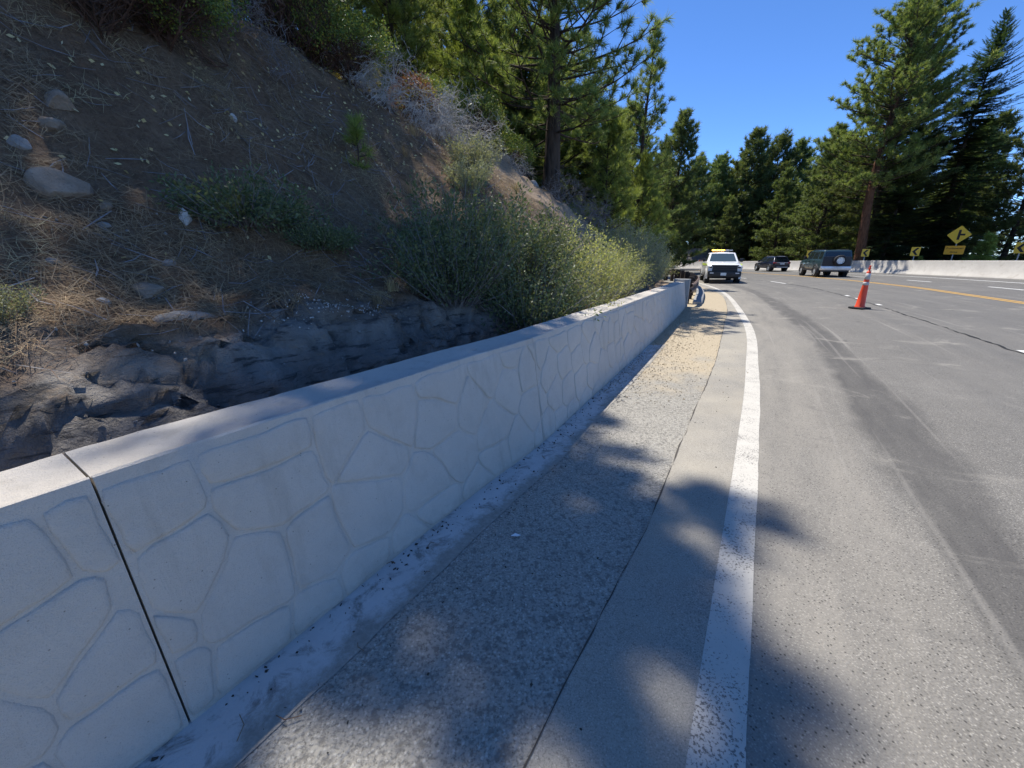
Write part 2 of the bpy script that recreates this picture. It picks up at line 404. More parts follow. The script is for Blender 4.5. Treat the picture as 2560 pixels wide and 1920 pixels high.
def bark(name, lo, hi):
    t = NT(name); v = t.coord(); q = t.mapv(v, (1, 1, .22))
    a = t.noise(q, 14.0, 5, .65); b = t.voro(q, 9.0)
    t.col(t.mix(t.ramp(t.math('ADD', a, t.math('MULTIPLY', b, .5)), [(.4, 0.0), (.85, 1.0)]), lo, hi)).set(Roughness=.95, Specular_IOR_Level=.1)
    t.bump(t.math('ADD', a, b), 1.0, .04); M[name] = t.m
bark('bark_red', (.050, .026, .017), (.17, .085, .050)); bark('bark_dark', (.028, .022, .018), (.085, .064, .050))
bark('bark_manzanita', (.06, .035, .026), (.13, .08, .06)); bark('dead_wood', (.29, .275, .255), (.52, .50, .47)); bark('dead_wood_dark', (.13, .12, .12), (.27, .255, .25))
def stone_mat(name, lo, hi):
    t = NT(name); v = t.coord(); a = t.noise(v, 5.0, 6, .65); b = t.noise(v, 60.0, 3, .6)
    c = t.mix(t.ramp(a, [(.3, 0.0), (.7, 1.0)]), lo, hi); c = t.mix(t.ramp(b, [(.55, 0.0), (.7, .4)]), c, tuple(k * .5 for k in lo))
    t.col(c).set(Roughness=.9, Specular_IOR_Level=.2); t.bump(t.math('ADD', a, b), .6, .02); M[name] = t.m
stone_mat('stone_tan', (.20, .155, .115), (.34, .28, .215)); stone_mat('stone_grey', (.20, .19, .175), (.34, .33, .31)); stone_mat('stone_white', (.46, .45, .42), (.66, .65, .62))
stone_mat('pebble_tan', (.30, .24, .16), (.52, .45, .33))

plain('rubber', (.022, .022, .023), .85); plain('black_plastic', (.020, .020, .022), .55); plain('dark_slot', (.012, .012, .012), .9)
plain('steel', (.55, .56, .57), .35, .85); plain('alloy', (.60, .61, .62), .35, .6); plain('chrome', (.75, .75, .76), .15, .95)
plain('white_paint', (.80, .80, .79), .35, 0, .03, 2, .5, .6); plain('teal_paint', (.035, .070, .085), .3, .2, .05, 2, .5, .8); plain('navy_paint', (.012, .014, .032), .25, .2, .05, 2, .5, .8)
plain('glass_dark', (.018, .024, .026), .06, 0, .05, 2, .8); plain('glass_tint', (.05, .075, .085), .05, 0, .05, 2, .9)
plain('lamp_red', (.36, .03, .025), .25); plain('lamp_clear', (.62, .63, .64), .15); plain('lime_stripe', (.55, .68, .08), .4); plain('plate_pale', (.62, .68, .70), .5)
plain('sign_yellow', (.88, .56, .045), .45, 0, .05); plain('sign_orange', (.92, .44, .03), .45, 0, .05); plain('sign_black', (.012, .011, .010), .5); plain('galvanised', (.42, .43, .43), .5, .5)
plain('cone_orange', (.80, .075, .025), .5, 0, .08, 5); plain('reflective', (.48, .47, .45), .5, 0, .15, 20); plain('post_wood', (.038, .028, .023), .9, 0, .35, 12)
plain('rail_rust', (.17, .115, .085), .7, .2, .25, 9); plain('shake_roof', (.16, .145, .13), .9, 0, .45, 6); plain('log_brown', (.16, .085, .045), .8, 0, .3, 5)
plain('crack_brown', (.075, .066, .055), .95, 0, .4, 30); plain('debris_dark', (.045, .040, .034), .95); plain('scrap_white', (.75, .75, .74), .6); plain('barrier_orange', (.85, .22, .04), .5)
t = NT('amber_lamp'); t.col((.9, .45, .05)).set(Roughness=.3).emit((1.0, .50, .05), 6.0); M['amber'] = t.m
t = NT('lake_water'); v = t.coord(); t.col((.03, .09, .17)).set(Roughness=.12); t.bump(t.noise(v, .8, 4, .6), .3, .3); M['lake'] = t.m
# ------------------------------------------------------------------ plan curves (metres; camera stands at 0,0)
WALL = Curve2([(-6.6, -7.9), (-4.4, -4.25), (-2.2, -.66), (-1.18, 1.01), (-.59, 1.98), (-.19, 2.62), (.29, 3.34), (.95, 4.53), (1.63, 5.74), (3.32, 8.82),
               (5.85, 13.62), (8.0, 18.2), (9.8, 23.0), (11.2, 28), (12.4, 34), (13.2, 42), (13.4, 55), (12.4, 70), (10, 90)], zero=3)
T_END = WALL.t_at_y(13.62)
JOINT = Curve2([(-2.2, -2.9), (-.55, -.1), (.04, .86), (.33, 1.32), (.81, 2.05), (1.78, 3.70), (3.31, 6.30), (5.31, 9.98), (7.13, 13.4), (9.3, 18.2), (10.8, 23.2), (11.9, 28)], zero=2)
EDGE = Curve2([(-1.6, -2.9), (.02, -.1), (.57, .86), (1.09, 1.72), (2.0, 3.22), (3.43, 5.65), (5.69, 9.80), (9.05, 17.2), (10.99, 22.43), (12.2, 27), (13.3, 33), (14.2, 40)], zero=2)
SEAM = Curve2([(2.5, -4.0), (5.6, 1.2), (8.23, 6.27), (10.0, 9.65), (12.31, 14.2), (14.9, 19.9), (16.3, 24.4), (17.6, 30), (19.0, 40), (19.4, 52)])
YELLOW = Curve2([(10.2, 0.5), (13.3, 6.5), (16.14, 12.78), (17.74, 16.2), (19.68, 20.6), (22.3, 29.0), (23.9, 38), (24.5, 46), (24.2, 56), (22.5, 68)])
FARWHITE = Curve2([(21.4, 10), (23.6, 15), (25.69, 20.65), (27.65, 27.5), (28.9, 35.0), (29.3, 43), (28.9, 53), (27.2, 64), (24.5, 73)])
BARR = Curve2([(23.2, 7.6), (26.0, 15), (28.93, 23.0), (30.5, 30.2), (31.6, 37.5), (31.9, 45), (31.3, 54), (29.4, 65), (26.0, 76)])
ROADL = Curve2([(-8.2, -9.2), (-5.2, -4.25), (-2.7, -.66), (-1.45, 1.3), (.0, 3.4), (1.4, 5.9), (3.1, 9.0), (5.6, 13.8), (7.6, 18.4), (9.4, 23.2), (10.7, 28), (11.9, 34), (12.6, 41), (11.5, 45), (6, 48)])

# ------------------------------------------------------------------ ground sheet to the horizon, lake
def ground_z(x, y):
    b = road_z(max(-40, min(40, x)), max(-30, min(80, y)))
    # beyond the outer barrier the land falls away to the lake
    i = np.argmin((BARR.p[::10, 0] - x) ** 2 + (BARR.p[::10, 1] - y) ** 2)
    q = BARR.p[::10][i]; dd = BARR.d[::10][i]
    out = (x - q[0]) * dd[1] - (y - q[1]) * dd[0]
    out = out if math.hypot(x - q[0], y - q[1]) < 400 else max(out, (x - 30) * .8)
    drop = ss(1.5, 14, out) * 1.2 + max(0, out - 10) * .16
    return b - .28 - min(drop, 38) + .12 * nz(x, y, 0, .2) * ss(2, 8, out)
def axis(a, b, lo, hi, step, g=1.35):
    L = list(np.arange(lo, hi + .01, step)); s = step
    while L[-1] < b: s *= g; L.append(L[-1] + s)
    s = step
    while L[0] > a: s *= g; L.insert(0, L[0] - s)
    return L
xs = axis(-5000, 9000, -40, 90, 2.5); ys = axis(-4000, 9000, -30, 130, 2.5)
V = [(x, y, ground_z(x, y)) for y in ys for x in xs]
nx = len(xs)
Fq = np.array([(j * nx + i, j * nx + i + 1, (j + 1) * nx + i + 1, (j + 1) * nx + i) for j in range(len(ys) - 1) for i in range(nx - 1)])
obj('ground', V, Fq, M['floor'], smooth=True, kind='structure', label='brown forest floor spreading under the trees', )
obj('lake', [(120, -4000, -30), (9000, -4000, -30), (9000, 9000, -30), (60, 9000, -30), (120, 300, -30)], [(0, 1, 2, 3, 4)], M['lake'], kind='structure', label='blue lake glimpsed far below between trunks')

def strip(name, ca, cb, mat, off, na=0, y0=None, y1=None, step=.25, lat=2, label=None, kind='structure', parent=None, jit=0.0):
    """sheet between two plan curves, matched by Y"""
    ys = np.arange(y0, y1 + 1e-6, step); V = []; uv = []
    for y in ys:
        a = np.array([np.interp(y, ca.p[:, 1], ca.p[:, 0]), y]); b = np.array([np.interp(y, cb.p[:, 1], cb.p[:, 0]), y])
        a[0] += jit * nz(y, 1.7, 0, 2.2) ; b[0] += jit * nz(y, 9.1, 0, 2.2)
        for k in range(lat + 1):
            p = a + (b - a) * k / lat; V.append((p[0], p[1], road_z(*p) + off)); uv.append((k / lat, y))
    n = lat + 1
    Fq = np.array([(j * n + i, j * n + i + 1, (j + 1) * n + i + 1, (j + 1) * n + i) for j in range(len(ys) - 1) for i in range(lat)])
    return obj(name, V, Fq, mat, parent, uv=uv, kind=kind, label=label)
def ribbon(name, cv, t0, t1, w, mat, off, lat=0.0, step=.2, wob=0.0, wv=0.0, **k):
    n = max(2, int((t1 - t0) / step)); V = []
    for i in range(n + 1):
        t = t0 + (t1 - t0) * i / n
        l = lat + wob * nz(t, lat * 7, 3, 1.7); ww = w * (1 + wv * nz(t, 4.2, 1, 3.0)) / 2
        for s in (-1, 1):
            p = cv.left(t, l - s * ww); V.append((p[0], p[1], road_z(*p) + off))
    Fq = np.array([(2 * i, 2 * i + 1, 2 * i + 3, 2 * i + 2) for i in range(n)])
    return obj(name, V, Fq, mat, **k)

# carriageway sheet: rows along Y from its left limit to beyond the barrier foot
class _L:  # left and right limits as curves
    pass
ys = list(np.arange(-9, 44.1, .5)) + list(np.arange(46, 86, 2.0))
V = []; uv = []; LAT = 40
for y in ys:
    xl = np.interp(y, ROADL.p[:, 1], ROADL.p[:, 0]) if y < 44.4 else (11.0 - (y - 44) * 9 if y < 50 else (-45 if y < 64 else np.interp(y, [64, 68, 86], [-45, 18, 10])))
    xr = np.interp(y, BARR.p[:, 1], BARR.p[:, 0]) + .5
    if y < 7.6: xr = 23.7 + (y - 7.6) * .38
    xe = np.interp(y, EDGE.p[:, 1], EDGE.p[:, 0])
    if y < -2.9: xe = -1.6 + (y + 2.9) * .57
    if y > 40: xe = 14.2 + (y - 40) * .06
    for k in range(LAT + 1):
        f = (k / LAT) ** 1.6; x = xl + (xr - xl) * f
        V.append((x, y, road_z(x, y))); uv.append(((x - xe - .2) * .86, y * 1.1))
n = LAT + 1
Fq = np.array([(j * n + i, j * n + i + 1, (j + 1) * n + i + 1, (j + 1) * n + i) for j in range(len(ys) - 1) for i in range(LAT)])
obj('road', V, Fq, M['road'], uv=uv, kind='structure', label='weathered grey asphalt highway bending away to the left')

WL = Curve2([tuple(WALL.left(t, .10)) for t in np.arange(-9, WALL.t_at_y(30), .5)])
GUT = Curve2([tuple(WALL.left(t, -.29 - .01 * math.sin(t * 1.3))) for t in np.arange(-9, WALL.t_at_y(30), .25)])
strip('shoulder', WL, JOINT, M['shoulder'], .003, y0=-2.6, y1=26, lat=3, label='coarse old asphalt shoulder turning to tan dirt')
strip('paved_strip', JOINT, EDGE, M['strip'], .006, y0=-2.6, y1=26, lat=2, label='smooth tan paved strip beside the edge line')
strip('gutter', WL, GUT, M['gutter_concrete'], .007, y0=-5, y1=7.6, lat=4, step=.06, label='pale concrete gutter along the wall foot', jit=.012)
ribbon('joint_crack', JOINT, -3, 17, .007, M['crack_brown'], .009, wob=.010, wv=1.6, step=.06, kind='structure', label='thin dark joint between shoulder and paved strip')
ribbon('edge_line', EDGE, -3, EDGE.t_at_y(38), .172, M['paint_white'], .004, lat=-.084, wv=.03, wob=.003, step=.05, kind='structure', label='worn white edge line curving along the shoulder')
ribbon('pavement_seam', SEAM, 2, SEAM.t1, .035, M['dark_slot'], .005, lat=0, wob=.05, wv=1.4, step=.12, kind='structure', label='dark ragged pavement seam along the lane line')
for i, dl in enumerate((-.11, .11)):
    ribbon('centre_line', YELLOW, 2, YELLOW.t1, .12, M['paint_yellow'], .005, lat=dl, step=.5, kind='structure', label=('near' if i == 0 else 'far') + ' stripe of the double yellow centre line')
ribbon('outer_edge_line', FARWHITE, 0, FARWHITE.t1, .15, M['paint_white_clean'], .005, step=.5, kind='structure', label='white edge line before the far concrete barrier')
def dash(cv, t0, ln, lat=0.0, w=.14):
    ribbon('lane_dash', cv, t0, t0 + ln, w, M['paint_white_clean'], .006, lat=lat, step=.2, kind='structure', label='short white lane dash')
ts = lambda y: SEAM.t_at_y(y)
for y, ln in ((6.05, .55), (13.1, .35), (15.0, .5), (16.3, .35), (24.6, 2.6), (31.5, 2.6), (38, 2.6)): dash(SEAM, ts(y), ln, lat=-.02 if y > 20 else -.12, w=.16 if y < 10 else .12)
MID2 = Curve2([tuple((YELLOW.at(t) + FARWHITE.p[np.argmin(((FARWHITE.p - YELLOW.at(t)) ** 2).sum(1))]) / 2) for t in np.arange(8, 60, 2.0)])
for t0 in (2.5, 9.0, 15.5, 22, 29): dash(MID2, t0, 2.2, 0)
# ------------------------------------------------------------------ hillside: t along the wall, d behind its face
def crest_h(t):
    return float(np.interp(t, [-9, 0, 4, 8, 10.5, 13, 15.5, 18.5, 22, 28, 60], [6.2, 5.6, 5.0, 4.7, 4.8, 4.6, 3.6, 2.0, .65, .25, .1]))
def hill_base(t, d):
    hc = crest_h(t)
    dc = 5.6
    a = float(np.interp(d, [.42, .75, 1.0, 1.45, 1.75, 2.3, 3.4, dc], [-.12, .0, .38, 1.0, 1.22, 1.42, 2.25, 5.0])) 
    k = ss(0, 1, (d - 1.75) / (dc - 1.75)) if d > 1.75 else 0
    near = a + (hc - 5.0) * k
    b = np.interp(d, [.42, .8, 1.6, 3.0, dc], [-.05, .10, .26, .58, 1.0]) * hc
    f = ss(4.3, 7.2, t)
    z = near * (1 - f) + b * f
    if d > dc:
        up = np.interp(t, [-9, 8, 14, 20, 30], [.50, .42, .34, .16, .05])
        e = d - dc
        z = hc + up * (e if e < 14 else 14 + (e - 14) * .45)
    return z
def hill_z(t, d):
    p = WALL.left(t, d)
    z = hill_base(t, d)
    x, y = float(p[0]), float(p[1])
    rock = ss(5.6, 4.6, t) * ss(.6, .8, d) * ss(2.05, 1.7, d)
    n = .10 * nz(x, y, 0, .9) + .045 * nz(x, y, 3, 3.0)
    n += rock * (.14 * nz(x, y, z * 1.5, 1.2) + .03 * nz(x, y, z * 2.2, 4.5, 5))
    if t > 9: n += .22 * nz(x * 1.0, y * 1.0, 8, .8) * ss(9, 11, t) * ss(1.0, 2.5, d) * ss(20, 17, t)
    # gully in the cut bank
    if 9 < t < 17: n -= .45 * math.exp(-((t - 13.6 + (d - 3) * .5) / .8) ** 2) * ss(1.5, 3, d) * ss(6.5, 5, d)
    w = ss(.42, .8, d)
    return road_z(x, y) * (1 if d < 8 else 1) + z + n * w * min(1, .35 + crest_h(t))
def HP(t, d, up=0.0):
    p = WALL.left(t, d); return Vector((p[0], p[1], hill_z(t, d) + up))
def HN(t, d):
    a = HP(t + .12, d) - HP(t - .12, d); b = HP(t, d + .12) - HP(t, d - .12)
    return a.cross(b).normalized()
def td(x, y):
    """wall coordinates of a plan point"""
    q = WALL.p - np.array([x, y]); i = int(np.argmin((q ** 2).sum(1)))
    dd = WALL.d[i]; return float(WALL.s[i]), float(-(x - WALL.p[i, 0]) * dd[1] + (y - WALL.p[i, 1]) * dd[0])
tl = list(np.arange(-9, -2, .2)) + list(np.arange(-2, 8, .05)) + list(np.arange(8, 24, .13)) + list(np.arange(24, 60, .8)) + [62, 68, 75]
dl = list(np.arange(.42, 2.2, .036)) + list(np.arange(2.2, 7, .11)) + list(np.arange(7, 14, .35)) + list(np.arange(14, 70, 2.5))
V = []; rk = []; tn = []
for t_ in tl:
    for d_ in dl:
        p_ = HP(t_, d_)
        rz_ = ss(5.7, 4.8, t_) * ss(.55, .75, d_) * ss(2.1, 1.75, d_)
        if rz_ > 0 and t_ > -3:
            q_ = Vector((p_.x, p_.y, p_.z * 1.7)) * 1.15 + Vector((1, 1, 1)) * noise.noise(p_ * 2.5) * .22
            ds, ps = noise.voronoi(q_); crack = ss(.07, .0, ds[1] - ds[0])
            blk = noise.noise(ps[0] * 7.3)
            q2 = q_ * 2.6; ds2, ps2 = noise.voronoi(q2)
            a_ = .09 * blk - .08 * crack + .02 * noise.noise(ps2[0] * 5.1) - .012 * ss(.08, .0, ds2[1] - ds2[0]) + .07 * noise.fractal(p_ * 1.8, .7, 2, 3) + .022 * noise.fractal(p_ * 9, .7, 2, 4)
            dr = WALL.dir(t_); p_ = p_ + Vector((dr[1], -dr[0], .55)) * a_ * rz_
        V.append(p_)
        rk.append(ss(5.5, 4.7, t_ + .6 * nz(t_, d_, 5, 1.2)) * ss(2.0, 1.6, d_ + .35 * nz(t_, d_, 2, 1.5)))
        m = nz(t_, d_, 11, .6)
        w1 = math.exp(-((t_ - 10.4 + (d_ - 3) * .45 + .5 * m) / 1.25) ** 2) + math.exp(-((t_ - 14.2 + (d_ - 3) * .5 + .5 * m) / 1.8) ** 2)
        w2 = ss(17.5, 21, t_) * .9
        tn.append(min(1, w1 * ss(6.6, 5.4, d_ + m) + w2 * ss(9, 5, d_)))
HG = np.array([tuple(p) for p in V]).reshape(len(tl), len(dl), 3); _TL, _DL = np.array(tl), np.array(dl)
_HNx = np.cross(np.gradient(HG, axis=0), np.gradient(HG, axis=1)); _HNx /= np.linalg.norm(_HNx, axis=2, keepdims=True)
def hill_sample(T_, D_):
    """points and normals of the built bank for arrays of wall coordinates"""
    T_, D_ = np.asarray(T_, float), np.asarray(D_, float)
    i = np.clip(np.searchsorted(_TL, T_) - 1, 0, len(_TL) - 2); j = np.clip(np.searchsorted(_DL, D_) - 1, 0, len(_DL) - 2)
    u = ((T_ - _TL[i]) / (_TL[i + 1] - _TL[i]))[:, None]; w = ((D_ - _DL[j]) / (_DL[j + 1] - _DL[j]))[:, None]
    f = lambda A: A[i, j] * (1 - u) * (1 - w) + A[i + 1, j] * u * (1 - w) + A[i, j + 1] * (1 - u) * w + A[i + 1, j + 1] * u * w
    N_ = f(_HNx); return f(HG), N_ / np.linalg.norm(N_, axis=1, keepdims=True)
n = len(dl)
Fq = np.array([(j * n + i, (j + 1) * n + i, (j + 1) * n + i + 1, j * n + i + 1) for j in range(len(tl) - 1) for i in range(n - 1)])
obj('hillside', V, Fq, M['bank'], smooth=True, attrs={'rock': rk, 'tan': tn}, kind='structure', label='steep bank with dark rock ledge and needle litter behind the wall')

# ------------------------------------------------------------------ stamped concrete wall
def wall_top(t):       # absolute height of the coping
    return float(np.interp(t, [-9, 0, 2.76, 8, T_END, T_END + 2], [1.02, .955, .915, .84, .715, .70]))
BAT, THK = .135, .30
def wface(t, h, out=0.0):
    """point on the battered front face; h = 0 at the road, 1 at the coping"""
    p0 = WALL.at(t); zb = road_z(*p0); zt = wall_top(t); z = zb + (zt - zb) * h
    p = WALL.left(t, BAT * h - out)
    return (p[0], p[1], z)
wall = empty('retaining_wall', (*WALL.at(0), 0), label='long low grey concrete wall stamped with a stone pattern along the shoulder', cat='wall')
wall_inv = Matrix.Translation(-wall.location)
def wl_(P): return [(p[0] - wall.location.x, p[1] - wall.location.y, p[2] - wall.location.z) for p in P]
CUTS = [-8.28, -5.52, -2.76, 0.0, 2.76, 5.52, 8.28, 11.04, T_END]
# stone layout over the whole face, rows of uneven cells
sr = random.Random(11)
seeds = []
HW = .98
for r_, hh in enumerate((.06, .36, .66, .90)):
    t_ = -3.6 + r_ * .17
    while t_ < T_END + .5:
        seeds.append((t_, (hh + sr.uniform(-.10, .10)) * HW)); t_ += sr.choice((.25, .33, .42, .5)) * sr.uniform(.9, 1.15)
def clip(poly, nx_, ny_, c):
    out = []
    for i in range(len(poly)):
        a, b = poly[i], poly[(i + 1) % len(poly)]
        da, db = a[0] * nx_ + a[1] * ny_ - c, b[0] * nx_ + b[1] * ny_ - c
        if da <= 0: out.append(a)
        if (da < 0) != (db < 0) and da != db:
            f = da / (da - db); out.append((a[0] + (b[0] - a[0]) * f, a[1] + (b[1] - a[1]) * f))
    return out
cells = []
for i, (a, b) in enumerate(seeds):
    poly = [(a - .7, .012), (a + .7, .012), (a + .7, HW * .955), (a - .7, HW * .955)]
    for j, (c_, d_) in enumerate(seeds):
        if i == j or abs(c_ - a) > 1.3: continue
        nx_, ny_ = c_ - a, d_ - b
        poly = clip(poly, nx_, ny_, (c_ * c_ + d_ * d_ - a * a - b * b) / 2)
        if len(poly) < 3: break
    if len(poly) >= 3: cells.append(poly)
def stone(poly, parent, k):
    # inset, wobble and round the outline, then a pillowed relief
    P = [Vector(p) for p in poly]; P = [p for i, p in enumerate(P) if (p - P[i - 1]).length > .012]
    if len(P) < 3: return
    area = .5 * abs(sum(P[i - 1].x * P[i].y - P[i].x * P[i - 1].y for i in range(len(P))))
    if area < .006: return
    c = sum(P, Vector((0, 0))) / len(P)
    Q = []
    for i in range(len(P)):
        a, b = P[i], P[(i + 1) % len(P)]; n = max(2, int((b - a).length / .05))
        for q in range(n):
            p = a.lerp(b, q / n)
            Q.append(p + Vector((nz(p.x, p.y, 1, 5), nz(p.x, p.y, 7, 5))) * .020)
    for _ in range(1):
        Q = [Q[i] * .7 + (Q[i - 1] + Q[(i + 1) % len(Q)]) * .15 for i in range(len(Q))]
    if min(abs((P[i] - P[i - 1]).cross(c - P[i - 1])) / max(1e-6, (P[i] - P[i - 1]).length) for i in range(len(P))) < .032: return
    def ring(ins):
        return [p + (c - p) * min(.8, ins * 1.15 / max(1e-6, (c - p).length)) for p in Q]
    V = []; n = len(Q)
    tilt = Vector((sr.uniform(-.02, .02), sr.uniform(-.02, .02)))
    prof = ((.004, -.005), (.007, .003), (.013, .0068), (.026, .0085))
    for ins, o in prof:
        for p in ring(ins): V.append(wface(p.x, min(.992, p.y / HW), o + (p - c).dot(tilt) * (1 if o > 0 else 0)))
    V.append(wface(c.x, c.y / HW, .0095))
    Fc = []
    m = len(prof)
    for r_ in range(m - 1):
        for i in range(n): Fc.append((r_ * n + i, r_ * n + (i + 1) % n, (r_ + 1) * n + (i + 1) % n, (r_ + 1) * n + i))
    for i in range(n): Fc.append(((m - 1) * n + i, (m - 1) * n + (i + 1) % n, m * n))
    o = obj('stone', wl_(V), Fc, M['wall_concrete'], parent, smooth=True)
    return o
for a, b in zip(CUTS[:-1], CUTS[1:]):
    a2, b2 = a + .0035, b - .0035
    ns = max(3, int((b2 - a2) / .05)); V = []; Fc = []
    prof = [('f', 0.0, -.25), ('f', 0.0, 0.0), ('f', .5, 0.0), ('f', .988, 0.0), ('c', BAT + .007, .013), ('c', BAT + .018, 0.0), ('c', BAT + THK - .03, 0.0), ('c', BAT + THK, -.02), ('b', BAT + THK + .02, -.35)]
    m = len(prof)
    for i in range(ns + 1):
        t_ = a2 + (b2 - a2) * i / ns; zt = wall_top(t_); p0 = WALL.at(t_); zb = road_z(*p0)
        jz = .005 * nz(t_, 0, 0, 1.1)
        for kind, q, o in prof:
            if kind == 'f':
                P = wface(t_, q); V.append((P[0], P[1], P[2] + o))
            elif kind == 'c':
                p = WALL.left(t_, q + .004 * nz(t_, q * 9, 5, 9.0)); V.append((p[0], p[1], zt - (.02 if q < BAT + .02 else 0) + o + jz + .002 * nz(t_, q * 7, 2, 8.0)))
            else:
                p = WALL.left(t_, q); V.append((p[0], p[1], zb + o))
    for i in range(ns):
        for k in range(m - 1): Fc.append((i * m + k, (i + 1) * m + k, (i + 1) * m + k + 1, i * m + k + 1))
    Fc.append(tuple(range(m))); Fc.append(tuple(ns * m + k for k in range(m - 1, -1, -1)))
    sec = obj('wall_section', wl_(V), Fc, M['wall_concrete'], wall, sharp=35)
    for poly in cells:
        q = clip(clip(poly, 1, 0, b2 - .004), -1, 0, -(a2 + .004))
        if len(q) >= 3: stone(q, sec, 0)
# plain core behind the joints, end block
V = []; Fc = []
for i, t_ in enumerate(np.arange(-8.2, T_END - .05, .4)):
    for q, h in ((.03, -.2), (BAT + .03, .96), (BAT + THK - .03, .96), (BAT + THK - .02, -.2)):
        p = WALL.left(t_, q); zb = road_z(*WALL.at(t_)); V.append((p[0], p[1], zb + (wall_top(t_) - zb) * h))
n = len(V) // 4
for i in range(n - 1):
    for k in range(3): Fc.append((i * 4 + k, (i + 1) * 4 + k, (i + 1) * 4 + k + 1, i * 4 + k + 1))
Fc += [(0, 1, 2, 3), tuple((n - 1) * 4 + k for k in (3, 2, 1, 0))]
obj('joint_filler', wl_(V), Fc, M['dark_slot'], wall)
p = WALL.left(T_END + .17, .22); rz = math.atan2(*reversed(WALL.dir(T_END)))
mb = MB().bbox((p[0], p[1], .33), (.32, .50, .92), .02, rz)
mb.v = wl_(mb.v); mb.build('end_block', M['kerb_concrete'], wall)
# ------------------------------------------------------------------ far concrete barrier
V = []; Fc = []
prof = [(-.02, -.3), (-.02, .0), (.03, .09), (.20, .36), (.27, .99), (.30, 1.02), (.44, 1.02), (.47, .99), (.72, .0), (.72, -.5)]
m = len(prof); tt = np.arange(0, BARR.t1, 1.0)
for t_ in tt:
    z0 = road_z(*BARR.at(t_))
    for q, z in prof:
        p = BARR.left(t_, -q); V.append((p[0], p[1], z0 + z))
for i in range(len(tt) - 1):
    for k in range(m - 1): Fc.append((i * m + k, i * m + k + 1, (i + 1) * m + k + 1, (i + 1) * m + k))
Fc += [tuple(range(m - 1, -1, -1)), tuple((len(tt) - 1) * m + k for k in range(m))]
obj('concrete_barrier', V, Fc, M['barrier_concrete'], sharp=30, label='long pale concrete safety barrier lining the far side of the highway', cat='barrier')

# ------------------------------------------------------------------ guardrail beyond the wall end
GR = Curve2([tuple(WALL.left(T_END + .4, .05)), (6.35, 14.6), (8.25, 18.6), (9.7, 22.4), (11.0, 27.0), (11.9, 30.2), (11.7, 31.9), (10.9, 33.0), (10.0, 33.6)])
gr = empty('guardrail', (8.25, 18.6, road_z(8.25, 18.6)), label='dark weathered guardrail curving away from the wall end', cat='guardrail')
go = gr.location
def gl(P): return [(p[0] - go.x, p[1] - go.y, p[2] - go.z) for p in P]
V = []; Fc = []
wprof = [(.0, .46), (.05, .50), (.05, .55), (-.03, .60), (-.03, .64), (.05, .69), (.05, .74), (.0, .78), (-.012, .78), (.035, .735), (.035, .695), (-.045, .64), (-.045, .60), (.035, .545), (.035, .505), (-.012, .46)]
m = len(wprof); tt = np.arange(0.0, GR.t1, .5)
for t_ in tt:
    z0 = road_z(*GR.at(t_))
    for q, z in wprof:
        p = GR.left(t_, -q - .12); V.append((p[0], p[1], z0 + z))
for i in range(len(tt) - 1):
    for k in range(m): Fc.append((i * m + k, i * m + (k + 1) % m, (i + 1) * m + (k + 1) % m, (i + 1) * m + k))
Fc += [tuple(range(m - 1, -1, -1)), tuple((len(tt) - 1) * m + k for k in range(m))]
obj('rail', gl(V), Fc, M['rail_rust'], gr, sharp=40)
for t_ in list(np.arange(1.0, GR.t1 - 4, 1.9)) + list(np.arange(GR.t1 - 3.8, GR.t1, .95)):
    p = GR.left(t_, .10); z0 = road_z(*p); a = math.atan2(*reversed(GR.dir(t_)))
    mb = MB().bbox((p[0], p[1], z0 + .30), (.20, .20, 1.15), .015, a); mb.v = gl(mb.v); po = mb.build('post', M['post_wood'], gr)
    q = GR.left(t_, -.04); mb = MB().bbox((q[0], q[1], z0 + .62), (.15, .13, .34), .01, a); mb.v = gl(mb.v); mb.build('spacer_block', M['post_wood'], po)
V = []; Fc = []
kp = [(-.30, -.2), (-.28, .17), (-.24, .20), (.02, .20), (.05, -.2)]; m = len(kp); tt = np.arange(.7, GR.t1 - 5, .5)
for t_ in tt:
    z0 = road_z(*GR.at(t_)); h = ss(.6, 1.4, t_) * .5 + .5
    for q, z in kp:
        p = GR.left(t_, q - .16); V.append((p[0], p[1], z0 + (z * h if z > 0 else z)))
for i in range(len(tt) - 1):
    for k in range(m - 1): Fc.append((i * m + k, (i + 1) * m + k, (i + 1) * m + k + 1, i * m + k + 1))
Fc += [tuple(range(m)), tuple((len(tt) - 1) * m + k for k in range(m - 1, -1, -1))]
obj('kerb', V, Fc, M['kerb_concrete'], label='low grey concrete kerb running under the guardrail', kind='structure')

# ------------------------------------------------------------------ signs behind the barrier
def sign_base(name, x, y, face, label, cat, group=None):
    z = ground_z(x, y)
    o = empty(name, (x, y, z), face, label=label, cat=cat)
    if group: o['group'] = group
    return o, z
def plate(w, h, r=.03, th=.012, rot=0.0, cz=0.0, n=4):
    P = []
    for cx, cy, a0 in ((w / 2 - r, h / 2 - r, 0), (-w / 2 + r, h / 2 - r, 90), (-w / 2 + r, -h / 2 + r, 180), (w / 2 - r, -h / 2 + r, 270)):
        for k in range(n + 1):
            a = R(a0 + 90 * k / n); P.append((cx + r * math.cos(a), cy + r * math.sin(a)))
    c, s_ = math.cos(rot), math.sin(rot); P = [(x * c - y * s_, x * s_ + y * c) for x, y in P]
    return poly_plate(P, th, 0, cz)
def poly_plate(P, th, y0=0.0, cz=0.0):
    n = len(P)   # plate lies in local XZ, its face looks to -Y
    V = [(x, y0, z + cz) for x, z in P] + [(x, y0 + th, z + cz) for x, z in P]
    Fc = [tuple(range(n)), tuple(range(2 * n - 1, n - 1, -1))] + [(i, i + n, (i + 1) % n + n, (i + 1) % n) for i in range(n)]
    return MB().add(V, Fc)
